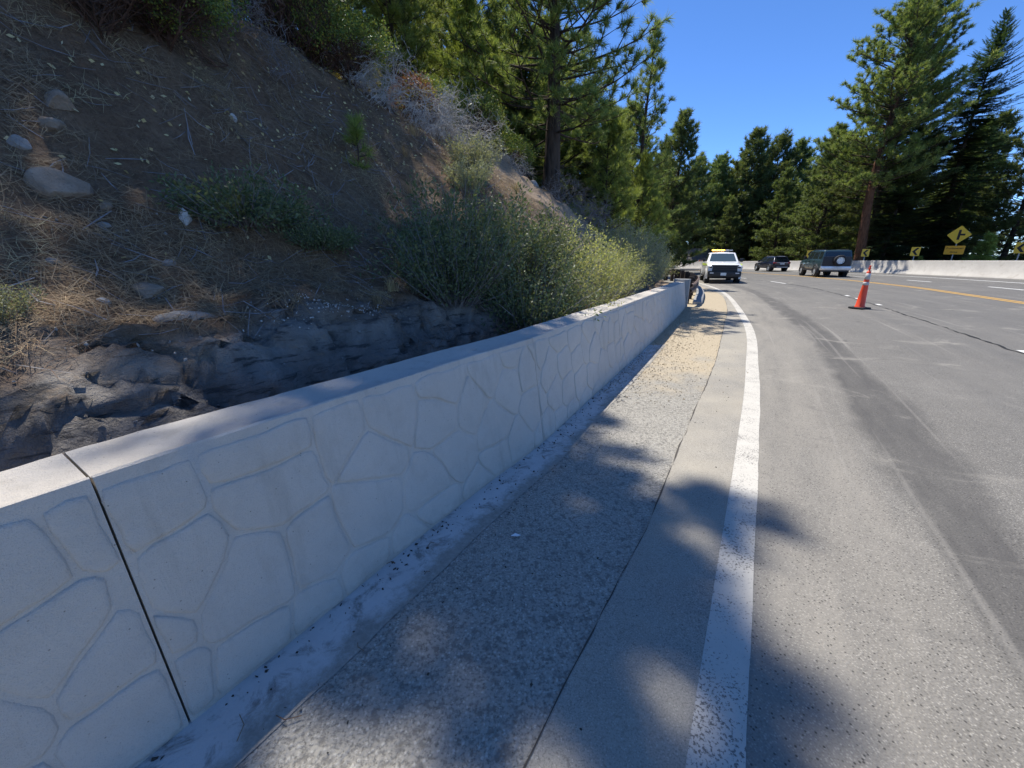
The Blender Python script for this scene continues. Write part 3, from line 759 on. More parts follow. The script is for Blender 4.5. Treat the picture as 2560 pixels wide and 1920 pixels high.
def face_to(x, y, extra=0.0):   # rotation so that local -Y looks at oncoming traffic / camera
    return math.atan2(y, x) - math.pi / 2 + extra
def signpost(o, zb, top): MB().box((0, .045, (zb + top) / 2), (.055, .055, top - zb)).build('post', M['galvanised'], o)
def lift(mb, dz):
    mb.v = [(x, y, z + dz) for x, y, z in mb.v]; return mb
chev = [(.02, .27), (.14, .27), (-.02, 0), (.14, -.27), (.02, -.27), (-.16, 0)]
chev = [(x * 1.05 + .01, z * .95) for x, z in chev]
def chevron_sign(x, y, ztop, w, h, label, ex=0.0):
    o, z = sign_base('chevron_sign', x, y, face_to(x, y, ex), label, 'road sign', 'chevron signs behind the barrier')
    cz = ztop - z - h / 2
    signpost(o, -.3, ztop - z - .02)
    pn = lift(plate(w, h, .03), cz).build('panel', M['sign_yellow'], o)
    lift(poly_plate([(a * w / .46, b * h / .62) for a, b in chev], .006, -.007), cz).build('chevron', M['sign_black'], pn)
chevron_sign(27.35, 38.6, 1.88, .50, .66, 'yellow chevron sign seen just before the bonnet of the teal off-roader')
chevron_sign(32.5, 38.7, 2.0, .55, .66, 'yellow chevron sign beside the leaning red-barked pine trunk', .1)
chevron_sign(32.55, 34.0, 2.10, .55, .68, 'yellow chevron sign between the pine trunk and the diamond sign', -.05)
chevron_sign(36.15, 30.0, 2.36, .60, .74, 'yellow chevron sign cut by the right edge of the picture', -.1)
x, y = 34.6, 33.0
o, z = sign_base('warning_sign', x, y, face_to(x, y, -.18), 'yellow diamond side-road warning sign above a lettered orange plaque', 'road sign')
signpost(o, -.3, 3.62 - z)
pn = lift(plate(.96, .96, .06, rot=R(45)), 2.98 - z).build('diamond_panel', M['sign_yellow'], o)
lift(poly_plate([(-.07, -.36), (.07, -.36), (.07, -.06), (.33, -.06), (.33, .08), (.07, .08), (.07, .36), (-.07, .36)], .006, -.007), 2.98 - z).build('side_road_symbol', M['sign_black'], pn)
lift(MB().add(*[(lambda q: (q.v, q.f))(plate(.88, .88, .05, rot=R(45)))][0]), 0)
pq = lift(plate(1.10, .64, .04), 1.86 - z).build('plaque', M['sign_orange'], o)
def text(word, size, cx, cz, parent, mat, name='lettering'):
    cu = bpy.data.curves.new(name, 'FONT'); cu.body = word; cu.size = size; cu.align_x = 'CENTER'; cu.align_y = 'CENTER'; cu.extrude = .002
    tmp = bpy.data.objects.new('tmp', cu); COL.objects.link(tmp)
    dg = bpy.context.evaluated_depsgraph_get(); me = bpy.data.meshes.new_from_object(tmp.evaluated_get(dg)); bpy.data.objects.remove(tmp)
    me.transform(Matrix.Translation((cx, -.010, cz)) @ Matrix.Rotation(R(90), 4, 'X')); me.name = name
    me.materials.clear(); me.materials.append(mat)
    return link(name, me, parent)
text('Presbyterian', .185, 0, 1.86 + .13 - z, pq, M['sign_black']); text('Drive', .185, 0, 1.86 - .15 - z, pq, M['sign_black'])

# ------------------------------------------------------------------ traffic cone
x, y = 10.58, 12.3
cn = empty('traffic_cone', (x, y, road_z(x, y) + .004), .35, label='tall orange traffic cone with white bands standing on the dark seam', cat='traffic cone'); cn.scale = (.88, .88, 1.0)
MB().bbox((0, 0, .028), (.46, .46, .05), .02).build('base', M['rubber'], cn)
MB().lathe([(.15, .05), (.145, .075), (.130, .09), (.100, .48), (.082, .72)], 24).build('cone_body', M['cone_orange'], cn, smooth=True)
MB().lathe([(.083, .70), (.0865, .70), (.080, .79), (.076, .79)], 24).build('reflective_band', M['reflective'], cn, smooth=True)
MB().lathe([(.077, .785), (.072, .87)], 24).build('orange_band', M['cone_orange'], cn, smooth=True)
MB().lathe([(.072, .865), (.076, .865), (.064, 1.04), (.060, 1.04)], 24).build('reflective_band', M['reflective'], cn, smooth=True)
MB().lathe([(.062, 1.035), (.057, 1.09), (.050, 1.095), (.032, 1.10), (.026, 1.15), (.040, 1.165), (.042, 1.185), (.030, 1.20), (.022, 1.225), (.034, 1.24), (.036, 1.255), (.0, 1.265)], 20).build('grip', M['cone_orange'], cn, smooth=True)

# ------------------------------------------------------------------ far picnic shelter and things by the side road
def gz(x, y): return road_z(x, y) - .25
x, y = 32.8, 74.5
cb = empty('log_shelter', (x, y, gz(x, y) + .02), face_to(x, y, .55), label='small brown log shelter with a steep grey shake roof beyond the pickup', cat='shelter')
for px_ in (-2.4, 2.2):
    for py_ in (-1.3, 1.5): MB().tube([(px_, py_, 0), (px_, py_, 1.55)], .16, 8).build('post', M['log_brown'], cb)
MB().box((-.1, 1.6, .75), (4.6, .12, 1.5)).build('back_wall', M['log_brown'], cb)
mb = MB().box((-2.45, .1, .55), (.1, 2.6, 1.1)); mb.add([(-2.45, -1.4, 1.5), (-2.45, 1.6, 1.5), (-2.45, .1, 3.2)], [(0, 1, 2)]); mb.build('gable', M['log_brown'], cb)
for r_ in range(9):
    for s_ in (-1, 1):
        y0 = .1 + s_ * 2.1 * (1 - r_ / 9); y1 = .1 + s_ * 2.1 * (1 - (r_ + 1.25) / 9); z0 = 1.35 + 2.05 * r_ / 9; z1 = 1.35 + 2.05 * (r_ + 1.25) / 9
        mb = MB()
        rr = random.Random(r_ * 2 + s_)
        xx = -2.9
        while xx < 2.8:
            w = rr.uniform(.3, .6); j = rr.uniform(-.06, .06); jz = rr.uniform(0, .05)
            mb.add([(xx, y0 + s_ * j, z0 - j + .03 + jz), (xx + w - .03, y0 + s_ * j, z0 - j + .03 + jz), (xx + w - .03, y1, z1), (xx, y1, z1), (xx, y0 + s_ * j, z0 - j - .03), (xx + w - .03, y0 + s_ * j, z0 - j - .03), (xx + w - .03, y1, z1 - .05), (xx, y1, z1 - .05)],
                   [(0, 1, 2, 3), (7, 6, 5, 4), (0, 4, 5, 1), (1, 5, 6, 2), (2, 6, 7, 3), (3, 7, 4, 0)]); xx += w
        mb.build('shake_course', M['shake_roof'], cb)
MB().box((-.1, -1.3, .25), (4.2, .5, .5)).build('stone_plinth', M['stone_grey'], cb)
def pillar(x, y, h, w, label, cap=True):
    o = empty('stone_pillar', (x, y, gz(x, y)), .5, label=label, cat='pillar', group='stone pillars by the side road')
    MB().bbox((0, 0, h / 2), (w, w, h), .03).build('shaft', M['stone_grey'], o); MB().bbox((0, 0, h + .06), (w * 1.25, w * 1.25, .12), .02).build('cap', M['barrier_concrete'], o)
pillar(21.6, 70.5, 1.15, .8, 'stone pillar nearest the small white-roofed booth')
pillar(24.3, 71.0, 1.15, .8, 'stone pillar just left of the red delineator post')
pillar(27.3, 71.5, 1.15, .8, 'stone pillar between the red post and the log shelter')
mb = MB().bbox((24.4, 71.6, gz(24.4, 71.6) + .45), (8.5, .35, .9), .03, .16); mb.build('stone_wall', M['stone_grey'], label='low grey stone wall between pillars beyond the side road', cat='wall')
x, y = 24.6, 66.0
dp = empty('delineator_post', (x, y, gz(x, y) + .3), label='thin red delineator post standing beside the side road', cat='post')
MB().tube([(0, 0, 0), (0, 0, 1.15)], .06, 8).build('tube', M['cone_orange'], dp); MB().lathe([(.25, 0), (.25, .05), (.08, .08)], 10).build('foot', M['rubber'], dp)
x, y = 30.2, 66.2
br = empty('barricade', (x, y, gz(x, y) + .3), face_to(x, y, .1), label='orange and white striped barricade behind the pickup mirror', cat='barricade')
for z_ in (1.05, .55):
    b_ = MB().box((0, 0, z_), (1.5, .04, .32)).build('board', M['reflective'], br)
    for k in range(4): MB().add([(-.7 + k * .38, -.026, z_ - .16), (-.52 + k * .38, -.026, z_ - .16), (-.36 + k * .38, -.026, z_ + .16), (-.54 + k * .38, -.026, z_ + .16)], [(0, 1, 2, 3)]).build('stripe', M['barrier_orange'], b_)
for s_ in (-.6, .6): MB().box((s_, .06, .62), (.06, .06, 1.25)).build('leg', M['galvanised'], br)
x, y = 22.4, 76.5
kb = empty('booth', (x, y, gz(x, y)), .3, label='small dark booth with a pale pyramid roof among the far trunks', cat='booth')
MB().box((0, 0, .95), (2.2, 2.2, 1.9)).build('wall', M['log_brown'], kb)
MB().add([(-1.7, -1.7, 1.9), (1.7, -1.7, 1.9), (1.7, 1.7, 1.9), (-1.7, 1.7, 1.9), (0, 0, 2.7)], [(0, 1, 4), (1, 2, 4), (2, 3, 4), (3, 0, 4), (3, 2, 1, 0)]).build('roof', M['barrier_concrete'], kb)
MB().box((0, -1.11, 1.2), (1.4, .02, .8)).build('window', M['glass_dark'], kb)

# ------------------------------------------------------------------ vehicles (x forward, y left, z up)
def loft(stations):
    """stations: (x, [(y, z) half section from bottom centre to top centre])"""
    V = []; Fc = []; m = len(stations[0][1]); full = 2 * m - 2
    for x, h in stations:
        ring = [(x, y, z) for y, z in h] + [(x, -y, z) for y, z in h[-2:0:-1]]
        V += ring
    for i in range(len(stations) - 1):
        for k in range(full): Fc.append((i * full + k, i * full + (k + 1) % full, (i + 1) * full + (k + 1) % full, (i + 1) * full + k))
    Fc += [tuple(range(full - 1, -1, -1)), tuple((len(stations) - 1) * full + k for k in range(full))]
    return MB().add(V, Fc)
def sect(w, zb, zs, zt, top_w=.93, crown=.02):
    return [(0, zb), (w * .90, zb), (w * .97, zb + .10), (w, zs), (w, (zs + zt) / 2), (w * .985, zt - .10), (w * top_w, zt - .012), (w * .6, zt + crown * .6), (0, zt + crown)]
def wheel(car, x, y, r, w, rim_mat, spokes=6, name='wheel'):
    s_ = 1 if y > 0 else -1
    wo_ = empty(name, (x, y, r)); wo_.parent = car
    pr = [(r * .62, -w / 2), (r * .80, -w / 2 - .01), (r * .95, -w / 2 + .015), (r, -w / 2 + .05), (r, w / 2 - .05), (r * .95, w / 2 - .015), (r * .80, w / 2 + .01), (r * .62, w / 2)]
    MB().lathe(pr, 28, axis='y').build('tyre', M['rubber'], wo_, sharp=40)
    rm = MB().lathe([(r * .66, s_ * (w / 2 - .01)), (r * .60, s_ * (w / 2 - .015)), (r * .56, s_ * (w / 2 - .06)), (.0, s_ * (w / 2 - .075))], 28, axis='y')
    rm.build('rim_dish', M['black_plastic'] , wo_, sharp=40)
    sp = MB()
    for k in range(spokes):
        a = 2 * math.pi * k / spokes
        u = Vector((math.cos(a), 0, math.sin(a))); q = Vector((-math.sin(a), 0, math.cos(a))) * r * .085; n_ = Vector((0, s_, 0))
        P = [u * r * .05 - q, u * r * .05 + q, u * r * .60 + q * .8, u * r * .60 - q * .8]
        B = [p + n_ * (w / 2 - .055) for p in P]; T = [p + n_ * (w / 2 - .018) for p in P]
        sp.add(B + T, [(0, 1, 2, 3), (7, 6, 5, 4), (0, 4, 5, 1), (1, 5, 6, 2), (2, 6, 7, 3), (3, 7, 4, 0)])
    sp.lathe([(r * .17, s_ * (w / 2 - .05)), (r * .15, s_ * (w / 2 - .01)), (0, s_ * (w / 2 - .005))], 14, axis='y')
    sp.lathe([(r * .555, s_ * (w / 2 - .05)), (r * .56, s_ * (w / 2 - .012)), (r * .645, s_ * (w / 2 - .008)), (r * .655, s_ * (w / 2 - .03))], 28, axis='y')
    sp.build('rim', rim_mat, wo_)
    return wo_
def arch(car, x, y, r, mat, th=.05, wdt=.05):
    s_ = 1 if y > 0 else -1; V = []; Fc = []; n = 16
    for i in range(n + 1):
        a = R(-12 + 204 * i / n)
        for rr, yy in ((r, y - s_ * .10), (r, y + s_ * wdt * .6), (r + th * .5, y + s_ * wdt), (r + th, y + s_ * wdt * .5), (r + th, y - s_ * .10)):
            V.append((x + rr * math.cos(a), yy, max(.28, .40 + rr * math.sin(a))))
    for i in range(n):
        for k in range(4): Fc.append((i * 5 + k, (i + 1) * 5 + k, (i + 1) * 5 + k + 1, i * 5 + k + 1))
    MB().add(V, Fc).build('wheel_arch', mat, car, smooth=True)
    MB().lathe([(r + .004, y - s_ * .25), (r + .004, y + s_ * .004), (0, y + s_ * .006)], 24, c=(x, 0, .40), axis='y').build('wheel_well', M['dark_slot'], car)
def patch(C, u0, u1, v0, v1, n_off, nu=3):
    """quad on the bilinear patch C = (bl, br, tr, tl), pushed outwards"""
    bl, br, tr, tl = [Vector(c) for c in C]; n_ = (br - bl).cross(tl - bl).normalized() * n_off
    P = lambda u, v: bl.lerp(br, u).lerp(tl.lerp(tr, u), v) + n_
    V = []; Fc = []
    for i in range(nu + 1):
        u = u0 + (u1 - u0) * i / nu; V += [P(u, v0), P(u, v1)]
    Fc = [(2 * i, 2 * i + 2, 2 * i + 3, 2 * i + 1) for i in range(nu)]
    V2 = [v - n_ * 1.6 for v in V]; k = len(V)
    m_ = MB().add(V + V2, Fc + [tuple(reversed([q + k for q in f])) for f in Fc] + [(0, 1, k + 1, k), (2 * nu + 1, 2 * nu, 2 * nu + k, 2 * nu + 1 + k)] + [(2 * i + 2, 2 * i, 2 * i + k, 2 * i + 2 + k) for i in range(nu)] + [(2 * i + 1, 2 * i + 3, 2 * i + 3 + k, 2 * i + 1 + k) for i in range(nu)])
    return m_
def greenhouse(car, xb0, xb1, xt0, xt1, zb, zt, wb, wt, mat, glass, side_panes, crown=.05, front=True, rear=True, rear_m=(.08, .92, .12, .9)):
    """cabin: xb0/xb1 rear and front at the belt, xt0/xt1 at the roof"""
    def sec(f):  # f 0 rear .. 1 front
        return None
    b = [(xb0, wb, zb), (xb1, wb, zb), (xt1, wt, zt), (xt0, wt, zt)]
    V = []
    for s_ in (1, -1):
        V += [(x, s_ * y, z) for x, y, z in b]
    V += [(xt0 + .12, 0, zt + crown), (xt1 - .12, 0, zt + crown)]
    Fc = [(0, 1, 2, 3), (5, 4, 7, 6), (1, 5, 6, 2), (4, 0, 3, 7), (3, 2, 9, 8), (6, 7, 8, 9), (2, 6, 9), (7, 3, 8)]
    bm = bmesh.new(); vs_ = [bm.verts.new(v) for v in V]
    for f in Fc: bm.faces.new([vs_[i] for i in f])
    bmesh.ops.recalc_face_normals(bm, faces=bm.faces)
    bmesh.ops.bevel(bm, geom=[e for e in bm.edges if not (abs(e.verts[0].co.z - zb) < .01 and abs(e.verts[1].co.z - zb) < .01)], offset=.05, segments=3, affect='EDGES', profile=.5)
    me = bpy.data.meshes.new('cabin'); bm.to_mesh(me); bm.free(); me.materials.append(mat)
    me.polygons.foreach_set('use_smooth', [True] * len(me.polygons)); me.set_sharp_from_angle(angle=R(35))
    cab = link('cabin', me, car)
    L = ((xb0, wb, zb), (xb1, wb, zb), (xt1, wt, zt), (xt0, wt, zt))
    for (u0, u1) in side_panes:
        # left side normal points to +y: order so that cross product is outwards
        patch((( xb1, wb, zb), (xb0, wb, zb), (xt0, wt, zt), (xt1, wt, zt)), 1 - u1, 1 - u0, .08, .86, .007).build('side_window', glass, car)
        patch(((xb0, -wb, zb), (xb1, -wb, zb), (xt1, -wt, zt), (xt0, -wt, zt)), u0, u1, .08, .86, .007).build('side_window', glass, car)
    if front: patch(((xb1, -wb, zb), (xb1, wb, zb), (xt1, wt, zt), (xt1, -wt, zt)), .07, .93, .05, .90, .007, 5).build('windscreen', M['glass_tint'], car)
    if rear: patch(((xb0, wb, zb), (xb0, -wb, zb), (xt0, -wt, zt), (xt0, wt, zt)), *rear_m, .007, 5).build('rear_window', glass, car)
    return cab
def mirror(car, x, y, z, mat):
    s_ = 1 if y > 0 else -1
    m_ = MB().bbox((x, y + s_ * .13, z), (.13, .20, .22), .04).build('mirror', mat, car, sharp=40)
    MB().tube([(x, y - s_ * .03, z - .06), (x, y + s_ * .08, z - .04)], .025, 6).build('mirror_arm', M['black_plastic'], m_)

# --- white pickup with amber light bar
hd = math.atan2(-.94, -.35)
ctr = Vector((13.35, 26.1)) - Vector((math.cos(hd), math.sin(hd))) * 2.85
tk = empty('pickup_truck', (ctr.x, ctr.y, road_z(ctr.x, ctr.y) + .012), hd, label='white pickup truck with lit amber light bar facing the camera on the shoulder', cat='pickup truck')
W = 1.015
st = [(-2.93, sect(W * .95, .62, .75, 1.30)), (-2.85, sect(W * .985, .55, .72, 1.36)), (-1.9, sect(W, .50, .72, 1.37)), (-1.0, sect(W, .45, .70, 1.36)), (.6, sect(W, .45, .70, 1.34)), (1.2, sect(W, .45, .70, 1.32, .92)),
      (1.8, sect(W, .46, .70, 1.27, .90, .04)), (2.45, sect(W * .985, .48, .70, 1.21, .88, .04)), (2.78, sect(W * .95, .50, .70, 1.15, .86, .03)), (2.86, sect(W * .92, .55, .72, 1.10, .84, .02))]
loft(st).build('body', M['white_paint'], tk, sharp=38)
greenhouse(tk, -1.05, 1.32, -.78, .50, 1.31, 1.88, .94, .76, M['white_paint'], M['glass_dark'], [(.06, .44), (.50, .90)], .045)
MB().bbox((2.86, 0, .91), (.10, 1.42, .46), .03).build('grille', M['black_plastic'], tk)
for z_ in (.83, .95, 1.06): MB().bbox((2.915, 0, z_), (.02, 1.22, .025), .008).build('grille_bar', M['dark_slot'], tk)
MB().bbox((2.875, 0, 1.125), (.08, 1.55, .05), .02).build('bonnet_edge_trim', M['black_plastic'], tk)
MB().bbox((2.87, 0, .60), (.26, 1.90, .34), .07).build('bumper', M['black_plastic'], tk, sharp=40)
MB().bbox((2.82, 0, .40), (.18, 1.60, .14), .04).build('air_dam', M['dark_slot'], tk)
MB().bbox((3.005, -.05, .60), (.015, .32, .17), .004).build('number_plate', M['plate_pale'], tk)
for s_ in (-1, 1):
    h_ = MB().bbox((2.82, s_ * .83, 1.00), (.14, .30, .15), .03).build('headlight', M['lamp_clear'], tk)
    MB().bbox((2.865, s_ * .80, 1.00), (.08, .16, .09), .02).build('headlight_lens', M['glass_dark'], h_)
    MB().bbox((2.85, s_ * .85, .82), (.12, .24, .10), .02).build('lower_lamp', M['lamp_clear'], tk)
    MB().bbox((2.99, s_ * .72, .66), (.03, .22, .07), .012).build('fog_lamp', M['lamp_clear'], tk)
    mirror(tk, 1.05, s_ * .98, 1.42, M['black_plastic'])
    for x_ in (1.95, -1.75):
        arch(tk, x_, s_ * 1.0, .50, M['white_paint'], .04, .03); wheel(tk, x_, s_ * .90, .40, .27, M['alloy'], 6)
    MB().bbox((.15, s_ * 1.022, 1.13), (2.5, .012, .13), .004).build('lime_stripe', M['lime_stripe'], tk)
    MB().bbox((1.95, s_ * 1.012, 1.16), (.75, .012, .10), .004).build('lime_stripe', M['lime_stripe'], tk)
    MB().bbox((.1, s_ * 1.03, .45), (2.1, .16, .06), .02).build('side_step', M['black_plastic'], tk)
    for xd in (-.98, .05, 1.12): MB().bbox((xd, s_ * 1.016, .95), (.012, .008, .70), .002).build('door_gap', M['dark_slot'], tk)
    for xd in (-.82, .22): MB().bbox((xd, s_ * 1.03, 1.22), (.20, .03, .04), .01).build('door_handle', M['black_plastic'], tk)
MB().bbox((1.75, 0, 1.335), (.30, .05, .012), .004).build('bonnet_crease', M['white_paint'], tk)
lb = MB().bbox((-.05, 0, 1.985), (.26, 1.30, .05), .02).build('light_bar', M['black_plastic'], tk)
MB().bbox((-.05, 0, 1.945), (.12, .9, .05), .01).build('mount', M['galvanised'], lb)
for k, yy in enumerate((-.50, -.24, .02, .30)):
    MB().bbox((-.05, yy, 2.045), (.24, .22, .075), .025).build('amber_lamp', M['amber'] if k < 3 else M['lamp_clear'], lb)
MB().bbox((-.05, .54, 2.04), (.22, .20, .06), .02).build('clear_lamp', M['lamp_clear'], lb)

# --- teal boxy off-roader
hd = R(90 - 18.0)
rear = Vector((23.65, 30.4)); ctr = rear + Vector((math.cos(hd), math.sin(hd))) * 2.35
sv = empty('off_roader', (ctr.x, ctr.y, road_z(ctr.x, ctr.y) + .006), hd, label='boxy teal off-roader with a spare wheel on its black tail', cat='suv')
W = .99
st = [(-2.28, sect(W * .95, .62, .78, 1.27)), (-2.2, sect(W * .985, .52, .74, 1.29)), (-1.2, sect(W, .44, .70, 1.29)), (.6, sect(W, .44, .70, 1.27)), (1.1, sect(W, .46, .70, 1.25, .93, .04)), (1.9, sect(W * .985, .48, .72, 1.20, .92, .04)), (2.25, sect(W * .94, .52, .74, 1.13, .9, .02)), (2.32, sect(W * .9, .58, .78, 1.06, .88, .01))]
loft(st).build('body', M['teal_paint'], sv, sharp=38)
greenhouse(sv, -2.25, .98, -2.12, .42, 1.26, 1.90, .93, .82, M['teal_paint'], M['glass_dark'], [(.03, .24), (.30, .60), (.64, .92)], .05, True, True, (.06, .94, .16, .84))
MB().bbox((-2.285, 0, 1.10), (.06, 1.74, .74), .03).build('tailgate', M['black_plastic'], sv, sharp=40)
MB().bbox((-2.22, 0, .66), (.30, 1.90, .30), .06).build('rear_bumper', M['alloy'], sv, sharp=40)
MB().bbox((-2.20, 0, .46), (.26, 1.70, .12), .04).build('rear_valance', M['black_plastic'], sv)
MB().bbox((-2.378, -.05, .70), (.012, .52, .13), .003).build('number_plate', M['plate_pale'], sv)
sp = wheel(sv, -2.42, -.08, .38, .25, M['alloy'], 12, 'spare_wheel'); sp.rotation_euler = (0, 0, R(-90)); sp.location = (-2.42, -.12, 1.20)
for s_ in (-1, 1):
    MB().bbox((-2.285, s_ * .80, 1.13), (.05, .09, .10), .01).build('tail_lamp', M['lamp_red'], sv); MB().bbox((-2.285, s_ * .80, .97), (.05, .09, .10), .01).build('tail_lamp', M['lamp_red'], sv)
    mirror(sv, .72, s_ * .96, 1.36, M['black_plastic'])
    for x_ in (1.5, -1.42):
        arch(sv, x_, s_ * .975, .47, M['black_plastic'], .05, .04); wheel(sv, x_, s_ * .88, .395, .27, M['alloy'], 8)
    MB().bbox((.05, s_ * 1.0, .47), (2.0, .08, .10), .03).build('side_sill', M['black_plastic'], sv)
    for xd in (-1.0, -.02, .95): MB().bbox((xd, s_ * .992, .92), (.012, .008, .60), .002).build('door_gap', M['dark_slot'], sv)
    for xd in (-.82, .15): MB().bbox((xd, s_ * 1.0, 1.12), (.18, .03, .04), .01).build('door_handle', M['black_plastic'], sv)
    MB().tube([(-1.95, s_ * .70, 1.955), (.2, s_ * .70, 1.965)], .022, 6).build('roof_rail', M['black_plastic'], sv)
    MB().bbox((2.28, s_ * .70, .95), (.08, .22, .18), .03).build('headlight', M['lamp_clear'], sv)

# --- dark crossover farther on
hd = R(90 - 5.0)
rear = Vector((28.3, 43.6)); ctr = rear + Vector((math.cos(hd), math.sin(hd))) * 2.3
cr = empty('crossover', (ctr.x, ctr.y, road_z(ctr.x, ctr.y) + .006), hd, label='dark navy crossover driving ahead of the teal off-roader', cat='car'); cr.scale = (.94, .94, .94)
W = .94
st = [(-2.3, sect(W * .86, .60, .75, 1.02)), (-2.2, sect(W * .95, .48, .70, 1.07)), (-1.2, sect(W, .38, .66, 1.08)), (.6, sect(W, .36, .62, 1.02)), (1.2, sect(W * .99, .38, .62, .98, .9, .05)), (1.95, sect(W * .94, .40, .62, .90, .85, .05)), (2.28, sect(W * .82, .46, .62, .78, .8, .03)), (2.36, sect(W * .74, .5, .62, .72, .8, .02))]
loft(st).build('body', M['navy_paint'], cr, sharp=45)
greenhouse(cr, -2.22, 1.35, -1.75, .25, 1.04, 1.62, .88, .66, M['navy_paint'], M['glass_dark'], [(.05, .28), (.33, .58), (.62, .88)], .06, True, True, (.10, .90, .10, .84))
MB().bbox((-2.27, 0, .60), (.22, 1.66, .26), .07).build('rear_bumper', M['black_plastic'], cr, sharp=40)
MB().bbox((-2.37, 0, .52), (.06, 1.20, .07), .02).build('silver_trim', M['alloy'], cr)
MB().bbox((-2.31, 0, .88), (.012, .46, .13), .003).build('number_plate', M['plate_pale'], cr)
MB().bbox((-2.30, 0, 1.00), (.03, 1.3, .035), .01).build('chrome_strip', M['chrome'], cr)
MB().bbox((-1.86, 0, 1.655), (.22, 1.15, .03), .012).build('roof_spoiler', M['navy_paint'], cr)
for s_ in (-1, 1):
    MB().bbox((-2.20, s_ * .72, .98), (.22, .34, .11), .03).build('tail_lamp', M['lamp_red'], cr)
    mirror(cr, .85, s_ * .90, 1.12, M['navy_paint'])
    for x_ in (1.45, -1.38):
        arch(cr, x_, s_ * .925, .42, M['black_plastic'], .04, .02); wheel(cr, x_, s_ * .84, .365, .24, M['alloy'], 10)
    MB().bbox((.05, s_ * .95, .40), (2.0, .05, .08), .02).build('side_sill', M['black_plastic'], cr)
    for xd in (-.95, .0, .95): MB().bbox((xd, s_ * .945, .80), (.012, .008, .50), .002).build('door_gap', M['dark_slot'], cr)
    MB().tube([(-1.5, s_ * .60, 1.665), (.1, s_ * .60, 1.675)], .018, 6).build('roof_rail', M['alloy'], cr)
# ------------------------------------------------------------------ trees
def norm(a): return a / np.maximum(1e-9, np.linalg.norm(a, axis=-1, keepdims=True))
def frames(D):
    """orthonormal frames whose z axis follows D"""
    D = norm(np.asarray(D, float)); up = np.where(np.abs(D[:, 2:3]) < .95, [[0, 0, 1.0]], [[1.0, 0, 0]])
    X = norm(np.cross(up, D)); Y = np.cross(D, X); return X, Y, D
def tuft_template(r, n, ln, w, spread=(8, 78), stem=.5):
    """a burst of needles along a shoot that points to +z: n triangles"""
    T = []
    for k in range(n):
        a = r.uniform(0, 2 * math.pi); th = R(r.uniform(*spread)); s = r.uniform(-stem, .05) * ln
        d = np.array([math.sin(th) * math.cos(a), math.sin(th) * math.sin(a), math.cos(th)]); L = ln * r.uniform(.7, 1.1)
        q = np.cross(d, r.normal(size=3)); q /= np.linalg.norm(q)
        b = np.array([0, 0, s]); T.append([b - q * w / 2, b + q * w / 2, b + d * L])
    return np.array(T)          # n,3,3
def spray_template(r, n, ln, w):
    """flat feathered fir spray pointing to +z, lying in the xz plane"""
    T = []
    for k in range(n):
        f = k / n; s = 1 if k % 2 else -1; z = ln * f * .9
        L = ln * .42 * (1 - .75 * f); d = np.array([s * .72, r.uniform(-.12, .05), .70]); d /= np.linalg.norm(d)
        q = np.array([-d[2] * s, r.uniform(-.25, .25), d[0] * s]); q /= np.linalg.norm(q)
        b = np.array([0, 0, z]); T.append([b - q * w / 2, b + q * w / 2, b + d * L])
    T.append([[-w * .4, 0, 0], [w * .4, 0, 0], [0, .02, ln]])
    return np.array(T)
def scatter(templates, P, D, S, r):
    """copies of random templates at P, along D, scaled S -> vertices, triangles"""
    P = np.asarray(P, float); X, Y, Z = frames(np.asarray(D, float)); S = np.asarray(S, float)
    idx = r.integers(0, len(templates), len(P)); rot = r.uniform(0, 2 * math.pi, len(P)) if templates[0].ndim == 3 and getattr(scatter, 'spin', True) else np.zeros(len(P))
    c, s = np.cos(rot)[:, None], np.sin(rot)[:, None]; X2 = X * c + Y * s; Y2 = -X * s + Y * c
    out = []
    for k, T in enumerate(templates):
        m = idx == k
        if not m.any(): continue
        t = T.reshape(-1, 3)
        v = P[m][:, None] + S[m][:, None, None] * (t[None, :, 0:1] * X2[m][:, None] + t[None, :, 1:2] * Y2[m][:, None] + t[None, :, 2:3] * Z[m][:, None])
        out.append(v.reshape(-1, 3))
    V = np.concatenate(out); return V, np.arange(len(V)).reshape(-1, 3)

